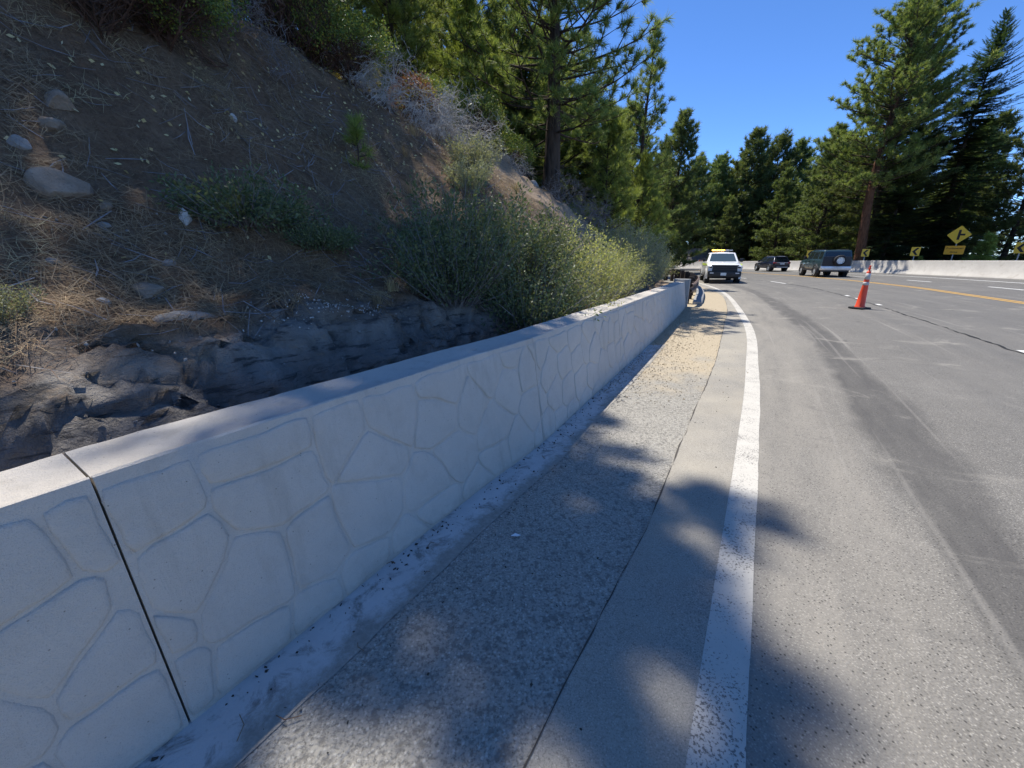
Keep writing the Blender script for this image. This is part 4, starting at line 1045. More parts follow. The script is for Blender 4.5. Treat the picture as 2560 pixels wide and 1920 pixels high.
def pine(seed, H, cb, Rm, ntuft=26, needle=.20, w=.014, whorl=.42, nb=(3, 5), dens=1.0, shape=None, bark='bark_dark', leafm='pine_needles', trunk_r=None, lean=0.0, droop=0.0, sub=.30, rise=1.0, tscale=1.0, stubs=4, fill=.13):
    """trunk, branches and crown meshes for a pine of height H with its crown from cb*H"""
    r = np.random.default_rng(seed); trunk_r = trunk_r or H * .016
    shape = shape or (lambda f: (min(1, .45 + f * 2.6)) * (1 - f) ** .72 + .06)
    tp = lambda z: np.array([lean * (z / H) ** 1.3 * H + .012 * H * math.sin(z * .5 + seed), .010 * H * math.sin(z * .37 + seed * 2), z])
    tk_ = MB(); zs = np.linspace(-.6, H, 16)
    tk_.tube([tp(max(0, z)) + np.array([0, 0, min(0, z)]) for z in zs], [max(.012, trunk_r * (1 - max(0, z) / H) ** .8 * (1 + .35 * math.exp(-max(0, z) / .5))) for z in zs], 9)
    br = MB(); P = []; D = []; S = []
    z = cb * H
    while z < H * .985:
        f = (z - cb * H) / (H - cb * H)
        n = int(r.integers(nb[0], nb[1] + 1)); a0 = r.uniform(0, 6.28)
        for k in range(n):
            a = a0 + 6.283 * k / n + r.uniform(-.45, .45); L = Rm * shape(f) * r.uniform(.5, 1.15)
            if r.random() > dens: continue
            el = R(np.interp(f, [0, .5, 1], [-8 - droop, 14 - droop * .6, 58])) + r.uniform(-.16, .16)
            b = tp(z + r.uniform(-.15, .15)); pts = [b]; d = np.array([math.cos(a) * math.cos(el), math.sin(a) * math.cos(el), math.sin(el)])
            ns = 5
            for i in range(ns):
                d = norm(d + np.array([r.normal() * .10, r.normal() * .10, .10 * rise + r.normal() * .06])); pts.append(pts[-1] + d * L / ns)
            rb = max(.008, .014 * L ** .9 + .006); br.tube(pts, [rb * (1 - i / (ns + .6)) for i in range(ns + 1)], 4, cap=False)
            pts = np.array(pts); seg = lambda u: pts[int(min(ns - 1, u * ns))] + (pts[int(min(ns - 1, u * ns)) + 1] - pts[int(min(ns - 1, u * ns))]) * (u * ns - int(min(ns - 1, u * ns)))
            P.append(pts[-1]); D.append(d); S.append(r.uniform(.9, 1.15))
            u = .34 if L > .9 else .2; side = 1
            while u < .98:
                p = seg(u); dd = norm(pts[min(ns, int(u * ns) + 1)] - pts[int(u * ns)]); q = norm(np.cross(dd, [0, 0, 1.0])) * side
                l2 = min(1.3, L * .42 * (1.12 - u)) * r.uniform(.6, 1.2) + .08
                d2 = norm(dd * r.uniform(.5, .9) + q * r.uniform(.6, 1.0) + np.array([0, 0, r.uniform(-.1, .5)]))
                e = p + d2 * l2 * .55; d3 = norm(d2 + np.array([0, 0, .35 * rise])); e2 = e + d3 * l2 * .45
                if l2 > .22: br.tube([p, e, e2], [rb * .45, rb * .3, rb * .15], 3, cap=False)
                P.append(e2); D.append(d3); S.append(r.uniform(.75, 1.1))
                if l2 > .2:
                    for _ in range(int(l2 / fill) + 1):
                        uu = r.uniform(.3, .95); pp = p + (e2 - p) * uu; o = norm(r.normal(size=3) + d3 * .8 + np.array([0, 0, .5])); P.append(pp + o * .10); D.append(o); S.append(r.uniform(.6, .95))
                side *= -1; u += sub / max(L, .5) * r.uniform(.7, 1.3)
        z += whorl * r.uniform(.7, 1.3) * (1 - .35 * f)
    for k in range(stubs):  # bare lower stubs
        zz = H * cb * r.uniform(.35, 1); a = r.uniform(0, 6.28); L = r.uniform(.3, 1.2); b = tp(zz); br.tube([b, b + np.array([math.cos(a), math.sin(a), -.05]) * L], [.02, .006], 3, cap=False)
    T = [tuft_template(r, ntuft, needle, w) for _ in range(5)]
    V, Ft = scatter(T, P, D, np.array(S) * tscale * 1.14, r)
    print('PINE', seed, len(P), len(Ft))
    return (mesh('trunk', tk_.v, tk_.f, M[bark], smooth=True), mesh('branches', br.v, br.f, M['bark_dark'], smooth=True), mesh('crown', V, Ft, M[leafm]))

def fir(seed, H, cb, Rm, leafm='fir_needles', ln=.55, w=.055, n=11, whorl=.34, dens=1.0):
    r = np.random.default_rng(seed); tk_ = MB(); zs = np.linspace(-.6, H, 12)
    tk_.tube([(.01 * H * math.sin(z * .4 + seed), 0, z) for z in zs], [max(.01, H * .014 * (1 - max(0, z) / H)) for z in zs], 8)
    br = MB(); P = []; D = []; S = []; z = cb * H
    while z < H * .99:
        f = (z - cb * H) / (H - cb * H); L0 = Rm * (1 - f) ** .85 * (min(1, .75 + f)) + .10
        for k in range(int(r.integers(5, 8))):
            if r.random() > dens: continue
            a = r.uniform(0, 6.28); L = L0 * r.uniform(.65, 1.12); el = R(np.interp(f, [0, .6, 1], [-16, 2, 50])) + r.uniform(-.1, .1)
            d = np.array([math.cos(a) * math.cos(el), math.sin(a) * math.cos(el), math.sin(el)]); p = np.array([.01 * H * math.sin(z * .4 + seed), 0, z]); pts = [p]
            for i in range(4):
                d = norm(d + np.array([r.normal() * .06, r.normal() * .06, -.03 if i < 2 else .10])); pts.append(pts[-1] + d * L / 4)
            br.tube(pts, [max(.006, .012 * L * (1 - i / 4.5)) for i in range(5)], 3, cap=False)
            u = .12; side = 1
            while u < 1.0:
                i = min(3, int(u * 4)); q = pts[i] + (pts[i + 1] - pts[i]) * (u * 4 - i); dd = norm(pts[i + 1] - pts[i]); sd = norm(np.cross(dd, [0, 0, 1.0])) * side
                P.append(q); D.append(norm(dd * .75 + sd * .8 + np.array([0, 0, r.uniform(-.22, .12)]))); S.append((.45 + .75 * (1 - u)) * min(1.25, .35 + L * .45) * r.uniform(.8, 1.2))
                side *= -1; u += .16 / max(L, .4) * r.uniform(.8, 1.3)
            P.append(pts[-1]); D.append(d); S.append(min(1, .4 + L * .3))
        z += whorl * r.uniform(.75, 1.25) * (1 - .3 * f)
    print('FIR', seed, len(P))
    T = [spray_template(r, n, ln, w) for _ in range(4)]
    scatter.spin = False; V, Ft = scatter(T, P, D, np.array(S), r); scatter.spin = True
    return (mesh('trunk', tk_.v, tk_.f, M['bark_dark'], smooth=True), mesh('branches', br.v, br.f, M['bark_dark'], smooth=True), mesh('crown', V, Ft, M[leafm]))

def plant(kind, meshes, x, y, z, rz, s, label, cat='tree', group=None, lean=None):
    o = empty(kind, (x, y, z), rz, label=label, cat=cat); o.scale = (s, s, s) if not isinstance(s, tuple) else s
    if group: o['group'] = group
    if lean: o.rotation_euler = (lean[0], lean[1], rz)
    names = ('trunk', 'branches', 'crown')
    tr = link('trunk', meshes[0], o); link('branches', meshes[1], tr); link('crown', meshes[2], o)
    return o

slim = lambda f: (min(1, .5 + f * 2.0)) * (1 - f) ** .8 + .05
# beyond the barrier, right
A = pine(21, 21.5, .33, 6.3, ntuft=20, needle=.36, w=.040, whorl=.52, nb=(4, 6), dens=.88, bark='bark_red', trunk_r=.42, shape=lambda f: (min(1, .55 + f * 1.5)) * (1 - f) ** .6 + .10, sub=.40)
plant('pine_tree', A, 32.8, 40.0, ground_z(32.8, 40) + .1, 0.6, 1.03, 'tall leaning pine with reddish trunk behind the far barrier')
B = pine(22, 22.5, .16, 6.4, ntuft=18, needle=.38, w=.042, whorl=.5, nb=(4, 6), bark='bark_dark', trunk_r=.38, leafm='far_needles', sub=.42)
plant('pine_tree', B, 36.6, 43.5, ground_z(36.6, 43.5), 2.0, 1.0, 'dense tall pine directly behind the leaning red-trunked pine')
Fz = fir(31, 21, .05, 5.8, ln=.70, w=.085, whorl=.26)
plant('fir_tree', Fz, 40.4, 40.5, ground_z(40.4, 40.5), 0.3, (1.0, 1.0, 1.02), 'dark pointed fir towering behind the diamond sign')
Fy = fir(32, 15, .03, 4.2, ln=.70, w=.085, whorl=.26)
plant('fir_tree', Fy, 35.6, 40.2, ground_z(35.6, 40.2), 1.3, .92, 'shorter dark fir filling the gap beside the leaning pine trunk')
plant('fir_tree', Fy, 38.6, 37.4, ground_z(38.6, 37.4), 4.1, .62, 'low dark fir right behind the diamond sign')
C_ = pine(23, 17, .14, 5.2, ntuft=18, needle=.36, w=.040, whorl=.5, nb=(4, 5), leafm='far_needles')
plant('pine_tree', C_, 45.0, 38.5, ground_z(45, 38.5), .9, .92, 'loose pine cut by the right edge of the picture')
plant('pine_tree', C_, 47.5, 46.0, ground_z(47.5, 46), 2.4, .98, 'pine standing behind the loose pine at the right edge')
Y1 = pine(24, 3.3, .06, 1.15, ntuft=26, needle=.24, w=.024, whorl=.24, nb=(4, 6), leafm='young_needles', trunk_r=.07, shape=lambda f: (1 - f) ** .6 * .9 + .15, sub=.22, stubs=0)
plant('young_pine', Y1, 37.2, 33.2, ground_z(37.2, 33.2) + .1, .4, .98, 'small bushy bright pine to the right of the lettered plaque')
plant('young_pine', Y1, 33.7, 34.6, ground_z(33.7, 34.6) + .1, 2.4, .42, 'tiny pale seedling pine between chevron and diamond signs')
# belt of pines round the bend
far = [pine(40 + k, 20, (.10, .16, .06, .12)[k], (6.4, 7.0, 6.6, 6.0)[k], ntuft=13, needle=.55, w=.085, whorl=.62, nb=(4, 6), leafm='far_needles', sub=.48, fill=.26, shape=lambda f: (min(1, .65 + f * 1.4)) * (1 - f) ** .7 + .06, tscale=1.0, stubs=2) for k in range(4)]
belt = [(42.6, 80, 1.06, 0, 'far pine with the tallest tip left of the sky gap'), (47.6, 80.5, 1.06, 1, 'far pine, second of the three tall tips over the crossover'),
        (51.2, 80, 1.04, 2, 'far pine, third of the three tall tips over the crossover'), (54.6, 78, .98, 3, 'far pine right of the three tall tips'),
        (37.4, 80, .86, 1, 'far pine with a short tip above the pickup'), (40.2, 86, .92, 3, 'far pine peeping between the short tip and the tallest'),
        (33.0, 78, .80, 2, 'far pine whose foot stands behind the log shelter'), (45.2, 70, .72, 2, 'lower pine in front of the far belt above the crossover'),
        (36.3, 50.5, .74, 0, 'mid-distance pine with dark trunk above the teal off-roader'), (41.5, 56, .80, 1, 'pine between the dark-trunked pine and the far belt'),
        (39.6, 64, .70, 3, 'pine with low boughs behind the crossover'), (46.5, 61, .78, 0, 'pine behind the dark-trunked pine'),
        (52.0, 66, .90, 2, 'pine showing through the gap left of the leaning pine'), (58, 72, .95, 1, 'far pine behind the leaning pine crown'),
        (47.0, 51.0, .78, 2, 'pine between the leaning pine and the fir, farther back'), (52, 49, .9, 3, 'pine behind the pointed fir'),
        (63, 62, 1.0, 0, 'far pine visible behind the fir'), (56, 42.5, .85, 1, 'pine far out behind the right edge pines'),
        (49.0, 86, 1.0, 0, 'far pine filling the belt behind the three tall tips'), (44.8, 88, .95, 2, 'far pine filling the belt between two tall tips'), (34.6, 88, .8, 0, 'far pine behind the short tip over the pickup'), (57, 84, .95, 2, 'far pine between the belt and the leaning pine'), (43.0, 50.0, .62, 1, 'low pine between the off-roader and the leaning trunk'), (49.5, 57, .75, 3, 'low pine far behind the leaning trunk'), (30.8, 90, .8, 1, 'far pine left of the short tip'),
        (35.6, 70.5, .55, 3, 'short pine beside the log shelter roof')]
for (x, y, s, k, lab) in belt:
    plant('pine_tree', far[k], x, y, ground_z(x, y) - .2, x * 1.7 + y, s * (1.2 if y > 74 else 1.06), lab, group='pines beyond the far barrier')
# trees left of the side road and behind the bank
lft = [(24.6, 80, .82, 1, 'far pine left of the log shelter'), (19.2, 84, .9, 2, 'far pine behind the small booth'), (28.6, 83, .88, 3, 'far pine rising right behind the log shelter'),
       (14.6, 74, .85, 0, 'pine behind the side road at the forest edge'), (9.0, 78, .9, 1, 'pine deep behind the side road'), (3.5, 72, .9, 3, 'pine deep in the wood left of the side road'),
       (17.3, 46.5, .72, 2, 'dark pine with pointed top left of the sky gap'), (13.4, 57, .85, 3, 'dark pine behind the pointed one'), (21.6, 63, .78, 0, 'slim dark pine over the side road mouth'),
       (10.6, 40.0, .66, 1, 'pine at the near corner of the side road')]
for (x, y, s, k, lab) in lft:
    plant('pine_tree', far[k], x, y, (road_z(x, y) - .4) , x * 2.3 + y, s * 1.1, lab, group='pines round the side road')
# pines on the bank, nearer, with visible needles
L1 = pine(51, 13.6, .14, 2.9, ntuft=30, needle=.26, w=.020, whorl=.55, nb=(3, 5), fill=.25, shape=slim, sub=.34, trunk_r=.17, rise=1.2)
L2 = pine(52, 8.4, .26, 3.9, ntuft=32, needle=.26, w=.018, whorl=.36, nb=(4, 6), fill=.16, shape=lambda f: (min(1, .6 + f * 1.6)) * (1 - f) ** .6 + .1, sub=.34, trunk_r=.30, droop=6)
L3 = pine(53, 7.2, .10, 2.5, ntuft=36, needle=.32, w=.020, whorl=.42, nb=(4, 5), fill=.35, leafm='young_needles', sub=.34, trunk_r=.10, rise=1.3)
L4 = pine(54, 14, .06, 4.2, ntuft=28, needle=.27, w=.021, whorl=.40, nb=(4, 6), fill=.2, sub=.36, trunk_r=.24, droop=4)
Fl = fir(55, 12, .05, 3.0, ln=.5, w=.05, whorl=.25)
def bank_tree(kind, ms, x, y, rz, s, lab, lean=None, sink=.15):
    t_, d_ = td(x, y); plant(kind, ms, x, y, hill_z(t_, d_) - sink, rz, s, lab, group='pines on the bank', lean=lean)
bank_tree('pine_tree', L1, 7.3, 25.2, .3, .98, 'slim tall pine silhouetted against the sky beside the bank')
bank_tree('pine_tree', L2, 1.35, 16.4, .8, 1.1, 'large pine with thick dark trunk at the crest of the bank', (0, R(1.5)))
bank_tree('young_pine', L3, 4.35, 20.4, 1.9, .98, 'bright young pine at the lower end of the bank')
bank_tree('young_pine', L3, 7.1, 24.0, 4.2, .92, 'second bright young pine, right of the first')
bank_tree('young_pine', L3, 9.4, 29.5, 3.0, .86, 'bright young pine nearest the guardrail corner')
bank_tree('young_pine', L3, 6.0, 27.5, 5.4, 1.05, 'young pine in the shade between two bright ones')
bank_tree('pine_tree', L4, 4.6, 29.0, 1.2, .80, 'pine behind the bright young pines')
bank_tree('pine_tree', L4, 8.6, 36.0, 2.9, .78, 'pine in the wood left of the side road')
bank_tree('fir_tree', Fl, 3.4, 21.0, .5, .80, 'dark fir behind the large crest pine')
bank_tree('pine_tree', L4, -2.1, 21.5, .9, .95, 'pine with thin trunk high above the bank')
bank_tree('pine_tree', L2, .5, 23.0, 2.6, 1.25, 'pine behind the large crest pine')
bank_tree('fir_tree', Fl, .3, 20.5, 2.0, .95, 'dark fir with straight trunk left of the crest pine')
bank_tree('pine_tree', L4, -5.2, 25.0, 4.0, 1.0, 'pine in the upper wood above the dead branches')
bank_tree('pine_tree', L1, -4.0, 18.0, 1.0, 1.0, 'slender pine above the red-leaved shrub')
bank_tree('pine_tree', L4, -8.5, 21.0, 5.2, 1.0, 'pine at the top of the wood behind the shrubs')
bank_tree('pine_tree', L2, 2.6, 33.0, 5.0, 1.35, 'pine deep in the wood behind the bank')
bank_tree('pine_tree', L4, -2.5, 32.0, .2, 1.0, 'pine far up the wood behind the thin-trunked one')
bank_tree('pine_tree', L4, -1.0, 27.0, 3.3, 1.0, 'pine filling the wood above the yellow-leaved shrub')
bank_tree('pine_tree', L4, -6.5, 17.5, 2.3, .8, 'pine with low boughs behind the leafy crest shrubs')
bank_tree('pine_tree', L4, 2.4, 26.5, .7, .8, 'pine with low boughs between crest pine and young pines')
bank_tree('young_pine', L3, -1.6, 18.0, .7, .9, 'young pine behind the yellow-leaved shrub')
bank_tree('young_pine', L3, -4.2, 16.8, 3.7, .85, 'young pine behind the silver dead branches')
bank_tree('pine_tree', L1, -11.0, 28.0, .2, 1.2, 'pine on the skyline of the upper wood')
# tall pines higher up whose boughs shade the bank and the shoulder
L5 = pine(56, 17, .24, 4.6, ntuft=24, needle=.28, w=.026, whorl=.5, fill=.22, nb=(3, 5), shape=lambda f: (min(1, .6 + f * 1.6)) * (1 - f) ** .6 + .1, sub=.40, trunk_r=.30)
L6 = pine(57, 14.5, .30, 2.5, ntuft=30, needle=.30, w=.030, whorl=.50, nb=(3, 5), fill=.14, shape=lambda f: (min(1, .6 + f * 1.6)) * (1 - f) ** .45 + .15, sub=.40, trunk_r=.15)
bank_tree('pine_tree', L5, -5.3, 11.0, .4, .86, 'tall pine rooted among the leafy shrubs of the crest')
bank_tree('pine_tree', L5, -9.2, 8.3, 2.2, .95, 'tall pine at the upper left corner of the bank')
bank_tree('pine_tree', L5, -9.6, 12.4, 4.4, .95, 'tall pine high beyond the top left of the bank')
bank_tree('pine_tree', L6, -4.3, 9.4, 1.4, 1.0, 'thin-trunked pine standing over the grey dead branches')
bank_tree('pine_tree', L5, -11.5, 5.0, 3.2, 1.0, 'tall pine uphill at the far left of the slope')
for (x, y, k, s, lab) in ((-9, 26, 0, 1.0, 'pine closing the wood behind the top left shrubs'), (-4.5, 37, 1, 1.1, 'pine deep in the wood, left of centre'), (3.2, 40, 2, 1.0, 'pine deep in the wood behind the crest pine'), (7.0, 46, 3, .9, 'pine deep in the wood behind the slim tall pine'), (-.5, 46, 0, 1.1, 'pine far back in the wood behind the fir'), (11.0, 50, 2, .85, 'pine far back left of the side road mouth')):
    t_, d_ = td(x, y); plant('pine_tree', far[k], x, y, hill_z(t_, d_) - .2, x, s, lab, group='pines deep in the wood')
# ------------------------------------------------------------------ shrubs, dead branches, rocks, litter
def leaf_quads(P, D, ln, wd, r, jit=.25):
    """small pointed leaves (2 triangles each) at P along D"""
    P = np.asarray(P, float); n = len(P); D = norm(np.asarray(D, float)); q = norm(np.cross(D, r.normal(size=(n, 3))))
    L = (ln * r.uniform(1 - jit, 1 + jit, n))[:, None]; Wd = (wd * r.uniform(1 - jit, 1 + jit, n))[:, None]
    V = np.stack([P, P + D * L * .55 + q * Wd / 2, P + D * L, P + D * L * .55 - q * Wd / 2], axis=1).reshape(-1, 3)
    return V, np.arange(4 * n).reshape(-1, 4)
def sage(seed, h, rad, stems=120, leaves=46, ln=.046, wd=.020, leafm='sage_leaves', spread=.9, up=.9, wood='dead_wood_dark'):
    r = np.random.default_rng(seed); st_ = MB(); P = []; D = []
    for k in range(stems):
        a = r.uniform(0, 6.28); rr = rad * math.sqrt(r.uniform(0, 1)) ; b = np.array([math.cos(a) * rr * .35, math.sin(a) * rr * .35, -.08])
        d = norm(np.array([math.cos(a) * spread * rr / rad, math.sin(a) * spread * rr / rad, up]) + r.normal(size=3) * .16); L = h * r.uniform(.55, 1.08)
        pts = [b]
        for i in range(4):
            d = norm(d + r.normal(size=3) * .13 + np.array([0, 0, .07])); pts.append(pts[-1] + d * L / 4)
        st_.tube(pts, [.008, .006, .005, .003, .0015], 3, cap=False)
        pts = np.array(pts)
        for q in range(leaves):
            u = 1 - r.uniform(0, 1) ** 1.2 * .8; i = min(3, int(u * 4)); p = pts[i] + (pts[i + 1] - pts[i]) * (u * 4 - i)
            o = norm(r.normal(size=3) + (pts[i + 1] - pts[i]) * 3.0 / L); P.append(p + o * r.uniform(.0, .10)); D.append(o)
    V, Fq = leaf_quads(P, D, ln, wd, r)
    return mesh('stems', st_.v, st_.f, M[wood]), mesh('foliage', V, Fq, M[leafm])
def broadleaf(seed, h, rad, tips=170, leaves=26, ln=.045, wd=.030, leafm='manzanita_leaves', wood='bark_manzanita', clump=.16):
    r = np.random.default_rng(seed); st_ = MB(); P = []; D = []
    mains = []
    for k in range(9):
        a = 6.283 * k / 9 + r.uniform(-.3, .3); d = norm(np.array([math.cos(a) * .8, math.sin(a) * .8, r.uniform(.5, 1.4)])); p = np.array([0, 0, -.1]); pts = [p]
        for i in range(4):
            d = norm(d + r.normal(size=3) * .25); pts.append(pts[-1] + d * min(h, rad) * .24)
        st_.tube(pts, [.022, .018, .013, .010, .007], 4, cap=False); mains.append(pts)
    for k in range(tips):
        a = r.uniform(0, 6.28); ph = math.acos(r.uniform(-.15, 1)); s = r.uniform(.55, 1.0) ** .6
        lump = 1 + .28 * math.sin(3 * a + seed) * math.sin(2.3 * ph + seed)
        c = np.array([math.cos(a) * math.sin(ph) * rad * s * lump, math.sin(a) * math.sin(ph) * rad * s * lump, h * .45 + h * .55 * math.cos(ph) * s * lump])
        m = mains[int(r.integers(0, 9))][int(r.integers(1, 5))]
        st_.tube([m, (m + c) / 2 + r.normal(size=3) * .05, c], [.007, .005, .002], 3, cap=False)
        for q in range(leaves):
            o = norm(r.normal(size=3) + np.array([0, 0, .5])); P.append(c + o * clump * r.uniform(.2, 1.0) ); D.append(norm(o + r.normal(size=3) * .6))
    V, Fq = leaf_quads(P, D, ln, wd, r)
    return mesh('stems', st_.v, st_.f, M[wood]), mesh('foliage', V, Fq, M[leafm])
def snag(seed, n, L, wood='dead_wood', droop=.1, lv=3, rad=.014, dirb=None):
    """tangle of bare crooked branches"""
    r = np.random.default_rng(seed); mb = MB()
    def grow(p, d, L, rad, lv):
        pts = [p]; k = 4
        for i in range(k):
            d = norm(d + r.normal(size=3) * .30 + np.array([0, 0, -droop])); pts.append(pts[-1] + d * L / k)
            if lv > 0 and i > 0:
                for _ in range(2 if lv > 1 else 1): grow(pts[-1], norm(d + r.normal(size=3) * .75), L * r.uniform(.4, .68), rad * .6, lv - 1)
        mb.tube(pts, [max(.0022, rad * (1 - i / (k + .5))) for i in range(k + 1)], 3, cap=False)
    for k in range(n):
        d = r.normal(size=3); d[2] = abs(d[2]) * .8 + .2
        if dirb is not None: d = d * .7 + np.array(dirb)
        grow(r.normal(size=3) * np.array([.25, .25, .05]), norm(d), L * r.uniform(.7, 1.2), rad, lv)
    return mesh('branches', mb.v, mb.f, M[wood])
def bush(kind, ms, t_, d_, s, rz, label, up=0.0, group=None, cat='shrub', scale=None, tilt=None):
    p = HP(t_, d_, up); o = empty(kind, p, rz, label=label, cat=cat, group=group); o.scale = scale or (s, s, s)
    if tilt: o.rotation_euler = (tilt[0], tilt[1], rz)
    if isinstance(ms, tuple): link('stems', ms[0], o); link('foliage', ms[1], o)
    else: link('branches', ms, o)
    return o
def at_ray(px, py, tmax=40.0):
    """first point of the bank seen along a direction from the eye, used to set plants where they stand on the slope"""
    u, v_ = (px - 1280) / 1000, (960 - py) / 1000; s, c = math.sin(R(18.056)), math.cos(R(18.056)); d = np.array([u, c + v_ * s, -s + v_ * c]); k = 1.0
    while k < tmax:
        p = d * k; t_, dd = td(p[0], p[1])
        if dd > .45 and hill_z(t_, dd) > EYE + p[2]: return t_, dd
        k *= 1.012
    return None
# ---- shrubs set out on the slope
s1 = sage(61, 1.30, .75, 150, 60, ln=.040, wd=.015); s2 = sage(62, 1.15, .85, 150, 60, ln=.040, wd=.016, spread=1.0); s3 = sage(63, 1.55, .8, 120, 70, ln=.045, leafm='grey_sage', spread=.6, up=1.2)
k1 = sage(64, 1.05, .8, 170, 64, leafm='dark_brush', spread=1.1); g1 = sage(65, .85, .55, 110, 60, leafm='grey_sage', spread=.7)
rowg = 'brush along the foot of the bank'
for (ms, t_, d_, s, rz, lab) in (
    (k1, 3.85, 1.75, 1.0, .3, 'dark green shrub at the right end of the rock ledge'), (k1, 4.7, 2.2, 1.25, 2.1, 'large dark green shrub in the shade above the rock end'),
    (k1, 4.7, 1.2, 1.05, 4.0, 'dark shrub hanging down behind the wall, darkest of the row'), (k1, 5.5, 1.7, 1.15, 1.0, 'shaded shrub between the dark brush and the sunlit brush'),
    (s2, 5.7, 1.0, 1.0, 0.4, 'yellow-green shrub spilling over the small dark hollow'), (s2, 6.7, 1.5, 1.1, 3.3, 'first fully sunlit yellow-green shrub behind the wall'),
    (s1, 7.6, 1.0, .95, 1.3, 'low sunlit shrub touching the back of the wall'), (s2, 8.6, 1.4, .85, 5.0, 'sunlit shrub below the bare tan strip'),
    (s1, 9.5, 1.1, .75, 2.2, 'second sunlit shrub below the bare tan strip'), (s2, 10.4, 1.4, .85, .8, 'broad sunlit shrub at the lower end of the tan strip'),
    (s3, 11.6, 1.6, 1.0, 1.9, 'tall wispy grey-green shrub with spiky top'), (s3, 12.7, 1.2, .95, 4.4, 'second tall wispy grey-green shrub'),
    (s1, 13.3, 1.9, 1.0, 3.0, 'grey-green shrub behind the wispy pair'), (s3, 14.4, 1.3, .85, .2, 'wispy shrub just before the wall end'),
    (k1, 15.6, 1.6, .95, 5.3, 'dark shrub beyond the wall end'), (s1, 17.0, 1.5, .85, 2.5, 'last grey-green shrub before the guardrail posts'), (k1, 18.3, 2.2, .8, .9, 'small dark shrub beside the guardrail')):
    bush('shrub', ms, t_, d_, s, rz, lab, group=rowg)
bush('shrub', g1, 7.2, 3.7, .95, .5, 'round grey-green shrub halfway up the sunlit bank')
bush('shrub', g1, 6.4, 3.3, .7, 2.5, 'small grey-green shrub below the round one')
kk = sage(66, .55, .75, 120, 60, leafm='dark_brush', spread=1.5, up=.6)
bush('shrub', kk, 1.95, 3.05, 1.0, .5, 'low sprawling blue-green shrub on the shaded needle slope')
bush('shrub', kk, 2.6, 2.75, .6, 3.5, 'smaller sprawling shrub right of the low blue-green one')
bush('shrub', g1, .15, 2.15, .32, .5, 'tiny pale green sprout at the left edge above the rock')
Y2 = pine(58, .5, .12, .24, ntuft=30, needle=.14, w=.006, whorl=.09, nb=(2, 4), leafm='young_needles', trunk_r=.012, sub=.2, stubs=0, fill=.3)
sap = plant('young_pine', Y2, *HP(4.55, 4.05), 1.0, 1.0, 'tiny green pine seedling on the shaded slope')
m1 = broadleaf(71, 1.3, 1.0, 210, 30); m2 = broadleaf(72, 1.7, 1.1, 240, 30); y1 = broadleaf(73, .8, .55, 80, 28, leafm='yellow_leaves'); r1 = broadleaf(74, .9, .6, 90, 24, leafm='red_leaves')
mg = 'broad-leaved shrubs on the crest'
for (kind, ms, t_, d_, s, rz, lab) in (
    ('shrub', m1, 1.7, 4.45, .62, .3, 'glossy green shrub at the top left of the slope'), ('shrub', m1, 2.1, 4.6, .70, 2.3, 'glossy green shrub beside the top left one'),
    ('shrub', m2, 4.5, 6.3, .85, 1.1, 'leafy green shrub right of the dark dead twigs'), ('shrub', m2, 5.4, 6.2, .95, 4.1, 'tallest leafy shrub on the crest, left of the red leaves'),
    ('shrub', m1, 6.1, 5.7, .80, 5.0, 'leafy shrub drooping over the crest above the dead branches'), ('shrub', y1, 8.6, 6.2, 1.0, .6, 'bright yellow-leaved shrub on the crest'),
    ('shrub', r1, 8.1, 5.9, .95, 1.6, 'red-leaved shrub beside the yellow one'), ('shrub', r1, 4.3, 7.4, .9, 3.1, 'dark red-leaved shrub near the top of the picture'), ('shrub', r1, 6.6, 7.2, .8, .1, 'small red-leaved shrub behind the crest'),
    ('shrub', y1, 7.4, 6.8, .9, 4.2, 'yellowing shrub behind the grey dead branches'), ('shrub', m1, 10.9, 5.9, .95, 2.0, 'green shrub under the large crest pine'),
    ('shrub', m1, 12.0, 5.6, .80, 5.6, 'green shrub at the top of the gully'), ('shrub', m1, 2.75, 4.95, .66, 4.3, 'glossy green shrub left of the dark dead twigs'), ('shrub', m2, 3.3, 7.0, .8, 2.0, 'leafy shrub behind the dark dead twigs'), ('shrub', m1, 9.8, 6.6, .8, 3.9, 'green shrub behind the yellow-leaved one'),
    ('shrub', m2, 14.5, 6.6, .8, .9, 'shaded shrub among the trunks beyond the gully'), ('shrub', m1, 16.5, 5.0, .8, 3.3, 'shaded shrub among trunks at the low end of the bank')):
    bush(kind, ms, t_, d_, s, rz, lab, group=mg)
d1 = snag(81, 11, .85, 'dead_wood', .10, 3, .013, (.5, -.4, -.25)); d2 = snag(82, 12, .8, 'dead_wood_dark', .06, 3, .012, (.3, -.2, 0))
dg = 'dead branch tangles'
for (ms, t_, d_, s, rz, lab, up) in (
    (d1, 7.2, 5.55, 1.0, 0.0, 'silver-grey tangle of dead branches hanging over the crest', .15), (d1, 8.2, 5.4, .95, .5, 'second silver tangle, right of the first', .1),
    (d1, 9.0, 5.3, .9, -.4, 'silver dead branches at the top of the bare strip', .1), (d1, 6.3, 6.1, .8, 1.0, 'grey bare branches under the tallest leafy shrub', .2),
    (d2, 3.0, 5.7, 1.0, .2, 'dark tangle of dead twigs at the top edge', .15), (d2, 3.7, 5.2, .75, 1.5, 'dead twigs trailing down from the dark tangle', .1),
    (d2, 14.6, 4.4, 1.05, .3, 'mauve-grey tangle of dead branches below the pines', .1), (d2, 15.2, 3.5, .95, 1.2, 'lower part of the mauve-grey dead branches', .1), (d1, 11.4, 5.2, .6, .2, 'few pale dead branches over the gully', .1)):
    bush('dead_branches', ms, t_, d_, s, rz, lab, up, dg, 'dead branches')

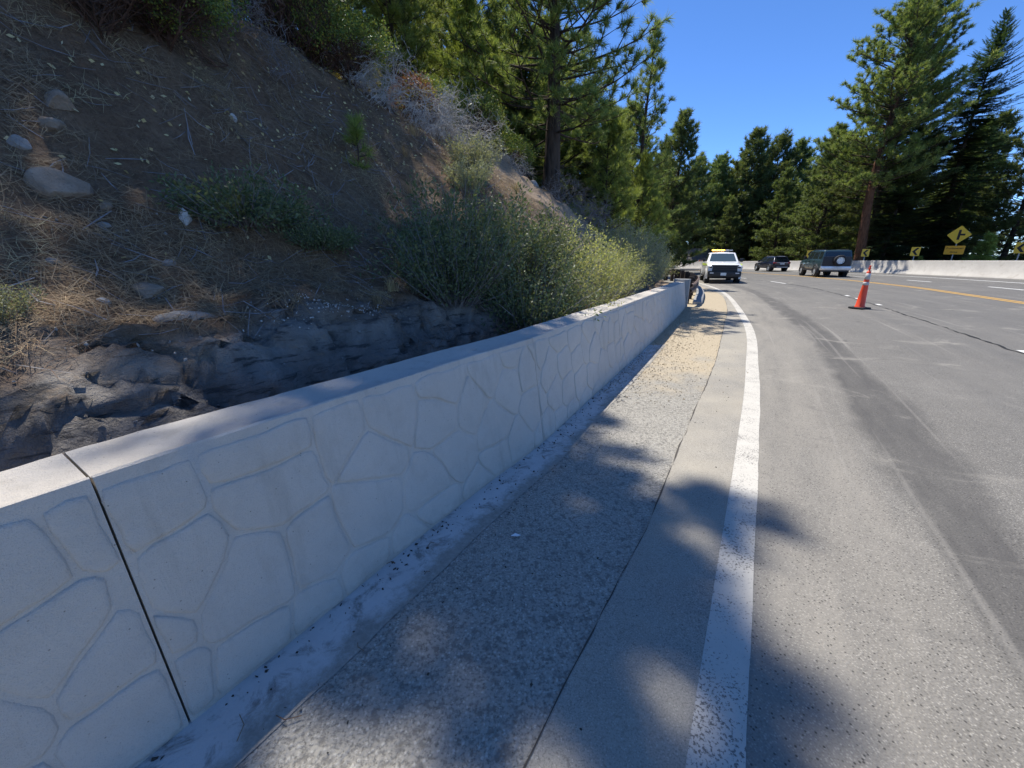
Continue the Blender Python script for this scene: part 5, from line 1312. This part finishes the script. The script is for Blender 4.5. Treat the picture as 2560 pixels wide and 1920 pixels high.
# ---- rocks
def rock(seed, t_, d_, sx, sy, sz, mat, label, up=0.0):
    r = np.random.default_rng(seed); bm = bmesh.new(); bmesh.ops.create_icosphere(bm, subdivisions=3, radius=1.0)
    off = Vector(r.uniform(0, 50, 3))
    cuts = [(Vector(norm(r.normal(size=3))), r.uniform(.5, .85)) for _ in range(10)]
    for v in bm.verts:
        p = v.co.copy()
        for n_, k in cuts:
            q = p.dot(n_)
            if q > k: p -= n_ * (q - k) * .95
        p *= 1 + .10 * noise.fractal(p * 1.6 + off, .7, 2, 3)
        v.co = Vector((p.x * sx, p.y * sy, p.z * sz))
    me = bpy.data.meshes.new('rock'); bm.to_mesh(me); bm.free(); me.materials.append(M[mat]); me.polygons.foreach_set('use_smooth', [True] * len(me.polygons)); me.set_sharp_from_angle(angle=R(38))
    o = link('rock', me, label=label, cat='rock', group='rocks on the bank'); o.location = HP(t_, d_, up - sz * .35); o.rotation_euler = (r.uniform(-.3, .3), r.uniform(-.3, .3), r.uniform(0, 6)); return o
for a in ((1, .83, 3.20, .20, .18, .16, 'stone_tan', 'large rounded tan boulder half sunk in the needle slope'), (2, 1.10, 3.75, .13, .12, .12, 'stone_tan', 'tan boulder lying higher up at the far left'),
          (3, 1.00, 3.60, .09, .08, .07, 'stone_tan', 'small tan stone stuck below the higher boulder'), (4, 1.50, 3.02, .075, .07, .13, 'stone_white', 'upright whitish stone left of the low sprawling shrub'),
          (5, .95, 2.42, .13, .10, .08, 'stone_tan', 'orange-brown rock perched on the ledge'), (6, .66, 2.28, .06, .05, .05, 'stone_white', 'small white stone left of the perched rock'),
          (7, .45, 3.30, .11, .09, .08, 'stone_tan', 'brown rock at the very left edge'), (8, .75, 3.45, .08, .08, .07, 'stone_grey', 'grey stone just above the large boulder'),
          (9, 1.02, 3.05, .06, .05, .05, 'stone_tan', 'small tan stone below the large boulder'), (10, .95, 2.92, .045, .05, .04, 'stone_grey', 'pebble-sized grey stone under the large boulder'),
          (11, 1.2, 2.62, .07, .05, .05, 'stone_grey', 'flat pale stone above the perched rock'), (12, .2, 2.45, .10, .08, .06, 'stone_tan', 'tan stone above the tiny sprout'),
          (13, 2.6, 4.1, .05, .05, .07, 'stone_white', 'pointed pale stone in the middle of the slope'), (14, .55, 2.55, .05, .04, .04, 'stone_grey', 'little grey stone near the ledge'),
          (15, 10.6, 4.9, .26, .20, .18, 'stone_tan', 'sunlit rock at the top of the gully'), (16, 11.3, 4.3, .20, .18, .15, 'stone_grey', 'grey rock in the gully below the pine'),
          (17, 12.2, 3.8, .22, .2, .16, 'stone_tan', 'tan rock bulging from the shaded gully side'), (18, 9.4, 5.0, .22, .18, .2, 'stone_tan', 'rusty boulder under the silver dead branches'),
          (19, 7.0, .95, .16, .12, .12, 'stone_tan', 'tan rock behind the wall under the sunlit brush'), (20, 1.0, 1.95, .20, .14, .08, 'stone_grey', 'flat grey slab on the ledge under the perched rock', -.03)):
    rock(*a)

# ---- litter that nobody could count
r = np.random.default_rng(91)
def lay(n, tr, dr, ln, w, mat, name, label, lift=.012, keep=None, bend=.25, prefer=(.3, -.2, -.3)):
    T_ = r.uniform(*tr, n); D_ = r.uniform(*dr, n)
    if keep: m = np.array([keep(a, b) for a, b in zip(T_, D_)]); T_, D_ = T_[m], D_[m]; n = len(T_)
    P_, N_ = hill_sample(T_, D_)
    e = norm(r.normal(size=(n, 3)) + np.array(prefer) * r.uniform(0, 1.2, (n, 1))); e = norm(e - N_ * (e * N_).sum(1, keepdims=True))
    L = ln * r.uniform(.5, 1.3, (n, 1)); q = np.cross(N_, e) * w * r.uniform(.5, 1.2, (n, 1)) / 2; c = P_ + N_ * lift * r.uniform(.2, 2.2, (n, 1))
    A = c - e * L / 2 + N_ * L * r.uniform(-.04, .12, (n, 1)); B = c + N_ * L * bend * r.uniform(-.05, .5, (n, 1)) + q * r.uniform(-5, 5, (n, 1)); C2 = c + e * L / 2 + N_ * L * r.uniform(-.05, .22, (n, 1))
    V = np.stack([A - q * .6, A + q * .6, B + q, B - q, B - q, B + q, C2 + q * .4, C2 - q * .4], axis=1).reshape(-1, 3)
    return obj(name, V, np.arange(8 * n).reshape(-1, 4), M[mat], label=label, kind='stuff')
nk = lambda t_, d_: nz(t_, d_, 21, 1.5) + .6 * nz(t_, d_, 27, 4.0) > -.12 + .35 * (r.random() - .5) + (.25 if d_ < 2 else 0)
lay(85000, (-2, 9.5), (1.7, 6.2), .21, .0038, 'dry_needles', 'pine_needle_litter', 'long brown pine needles littering the slope', keep=nk)
lay(1500, (-1.5, 9), (1.7, 6.0), .34, .010, 'dead_wood_dark', 'fallen_twigs', 'grey dead twigs lying in the needle litter', bend=.15)
lay(9000, (-1, 7), (1.8, 4.5), .17, .0042, 'dry_grass', 'pale_straw', 'pale straw caught in matted patches on the slope', keep=lambda a, b: nz(a, b, 61, 1.6) > .28)
lay(5000, (-1.5, 8), (.8, 1.9), .16, .004, 'dry_needles', 'needle_wisps', 'sparse pine needles caught on the rock ledge', keep=lambda a, b: nz(a, b, 31, 1.4) > .12)
lay(9000, (8, 18), (1.6, 6.0), .16, .006, 'dry_grass', 'dry_grass_litter', 'dry straw and roots on the sunlit cut bank', keep=lambda a, b: nz(a, b, 41, 1.0) > .0, bend=.5)
P = []; D = []
for k in range(2000):
    t_, d_ = r.uniform(.2, 9), r.uniform(2.6, 6.0)
    if .5 * nz(t_, d_, 51, .7) + (d_ - 3.6) * .30 < .05 - .3 * r.random(): continue
    p = HP(t_, d_, .02); nn = HN(t_, d_); e = Matrix.Rotation(r.uniform(0, 6.28), 3, nn) @ nn.orthogonal().normalized(); P.append(p); D.append(e + nn * r.uniform(-.1, .5))
V, Fq = leaf_quads(P, [tuple(d) for d in D], .048, .032, r)
obj('fallen_leaves', V, Fq, M['litter_leaves'], label='small yellow fallen leaves scattered over the slope', kind='stuff')
def chips(n, gen, size, mat, name, label):
    V = []; Fc = []
    for k in range(n):
        c = gen(k)
        if c is None: continue
        s = size * r.uniform(.5, 1.5); b = len(V)
        ax = norm(r.normal(size=(3, 3))); 
        for a in ax:
            for sg in (1, -1): V.append(np.array(c) + a * s * sg * r.uniform(.5, 1.0))
        for f in ((0, 2, 4), (2, 1, 4), (1, 3, 4), (3, 0, 4), (2, 0, 5), (1, 2, 5), (3, 1, 5), (0, 3, 5)): Fc.append(tuple(b + q for q in f))
    return obj(name, V, np.array(Fc), M[mat], label=label, kind='stuff')
chips(170, lambda k: HP(1.9 + r.normal() * .28, 1.72 + r.normal() * .07, .006), .010, 'stone_white', 'white_rock_chips', 'white rock chips strewn over the dark ledge')
chips(900, lambda k: HP(r.uniform(-.5, 7), r.uniform(.8, 3.2), .004), .014, 'stone_grey', 'small_stones', 'small grey stones strewn over ledge and slope')
chips(1600, lambda k: HP(r.uniform(8, 22), r.uniform(.6, 5.5), .004), .022, 'pebble_tan', 'bank_pebbles', 'tan pebbles on the crumbling bank')
def shoulder_pt(k, lo, hi, y0, y1):
    y = y0 + (y1 - y0) * r.random() ** .8; t_ = WALL.t_at_y(y); p = WALL.left(t_, -(lo + (hi - lo) * abs(r.normal()) * .5)); return (p[0], p[1], road_z(*p) + .008)
chips(3600, lambda k: shoulder_pt(k, .02, .9, 4.6, 13.5), .011, 'pebble_tan', 'shoulder_gravel', 'tan gravel spilled along the wall foot on the dusty shoulder')
chips(700, lambda k: shoulder_pt(k, .02, 1.4, .6, 8), .0065, 'debris_dark', 'shoulder_grit', 'dark grit scattered on gutter and shoulder')
chips(260, lambda k: shoulder_pt(k, .01, .16, .9, 7), .010, 'debris_dark', 'gutter_debris', 'dark clods and bark in the corner of gutter and wall')
# straws and twigs in the gutter
mb = MB()
for k in range(26):
    y = r.uniform(.8, 6.5); p = WALL.left(WALL.t_at_y(y), -r.uniform(.03, .6)); a = r.uniform(0, 6.28); L = r.uniform(.03, .10); z = road_z(*p) + .02
    mb.tube([(p[0], p[1], z), (p[0] + math.cos(a) * L * .5, p[1] + math.sin(a) * L * .5, z + .006), (p[0] + math.cos(a + .4) * L, p[1] + math.sin(a + .4) * L, z)], .002, 3, cap=False)
mb.build('gutter_twigs', M['dry_needles'], label='thin dry twigs lying in the gutter', kind='stuff')
p = (.02, 2.02); z = road_z(*p) + .012
MB().add([(p[0] - .03, p[1], z), (p[0] + .01, p[1] - .012, z + .006), (p[0] + .035, p[1] + .004, z + .002), (p[0], p[1] + .014, z + .01)], [(0, 1, 2, 3)]).build('paper_scrap', M['scrap_white'], label='small white scrap lying on the coarse shoulder', cat='litter')
# grass clumps
def clump(seed, n, h, w, mat, spread=.7):
    q = np.random.default_rng(seed); V = []; Fc = []
    for k in range(n):
        a = q.uniform(0, 6.28); d = norm(np.array([math.cos(a) * spread * q.random(), math.sin(a) * spread * q.random(), 1.0])); L = h * q.uniform(.5, 1.1); b = q.normal(size=3) * np.array([.04, .04, 0]); s = np.array([-math.sin(a), math.cos(a), 0]) * w / 2
        m_ = b + d * L * .6; e = m_ + norm(d + np.array([math.cos(a), math.sin(a), -.5]) * .5) * L * .4; i = len(V)
        V += [b - s, b + s, m_ + s * .8, m_ - s * .8, e]; Fc += [(i, i + 1, i + 2, i + 3), (i + 3, i + 2, i + 4)]
    return mesh('blades', V, Fc, M[mat])
cg, cd_ = clump(1, 40, .30, .010, 'grass_blue', 1.1), clump(2, 70, .24, .006, 'dry_grass', 1.0)
def tuft(me, t_, d_, s, label, group=None):
    o = link('grass_tuft', me, label=label, cat='grass tuft', group=group); o.location = HP(t_, d_, -.01); o.scale = (s, s, s); o.rotation_euler = (0, 0, t_ * 9)
tuft(cg, 3.35, 1.95, 1.0, 'spiky blue-green grass tuft left of the dark shrubs')
gt = 'dry grass tufts on the bank'
for k, (t_, d_, s, lab) in enumerate(((3.0, 2.0, .9, 'straw-coloured grass tuft left of the spiky one'), (2.6, 1.9, .6, 'small straw tuft on the ledge top'), (3.7, 2.5, .9, 'straw tuft above the spiky grass'), (4.0, 3.1, 1.0, 'dry grass tuft on the shaded slope below the seedling'),
    (5.2, 3.6, 1.1, 'dry grass tuft right of the seedling'), (5.8, 4.2, 1.0, 'dry tuft high on the slope below the leafy shrubs'), (6.5, 4.6, 1.2, 'dry tuft under the hanging dead branches'), (8.3, 4.4, 1.3, 'pale dry tuft beside the bare strip top'), (8.9, 3.6, 1.3, 'pale dry tuft along the bare strip'),
    (9.4, 2.8, 1.2, 'pale dry tuft low on the bare strip'), (10.3, 5.3, 1.4, 'overhanging dry tuft at the gully top'), (11.0, 5.5, 1.3, 'overhanging dry tuft under the green shrub'), (2.2, 3.4, .8, 'dry tuft above the low sprawling shrub'), (2.9, 3.2, .9, 'sunlit dry tuft right of the sprawling shrub'))):
    tuft(cd_, t_, d_, s, lab, gt)
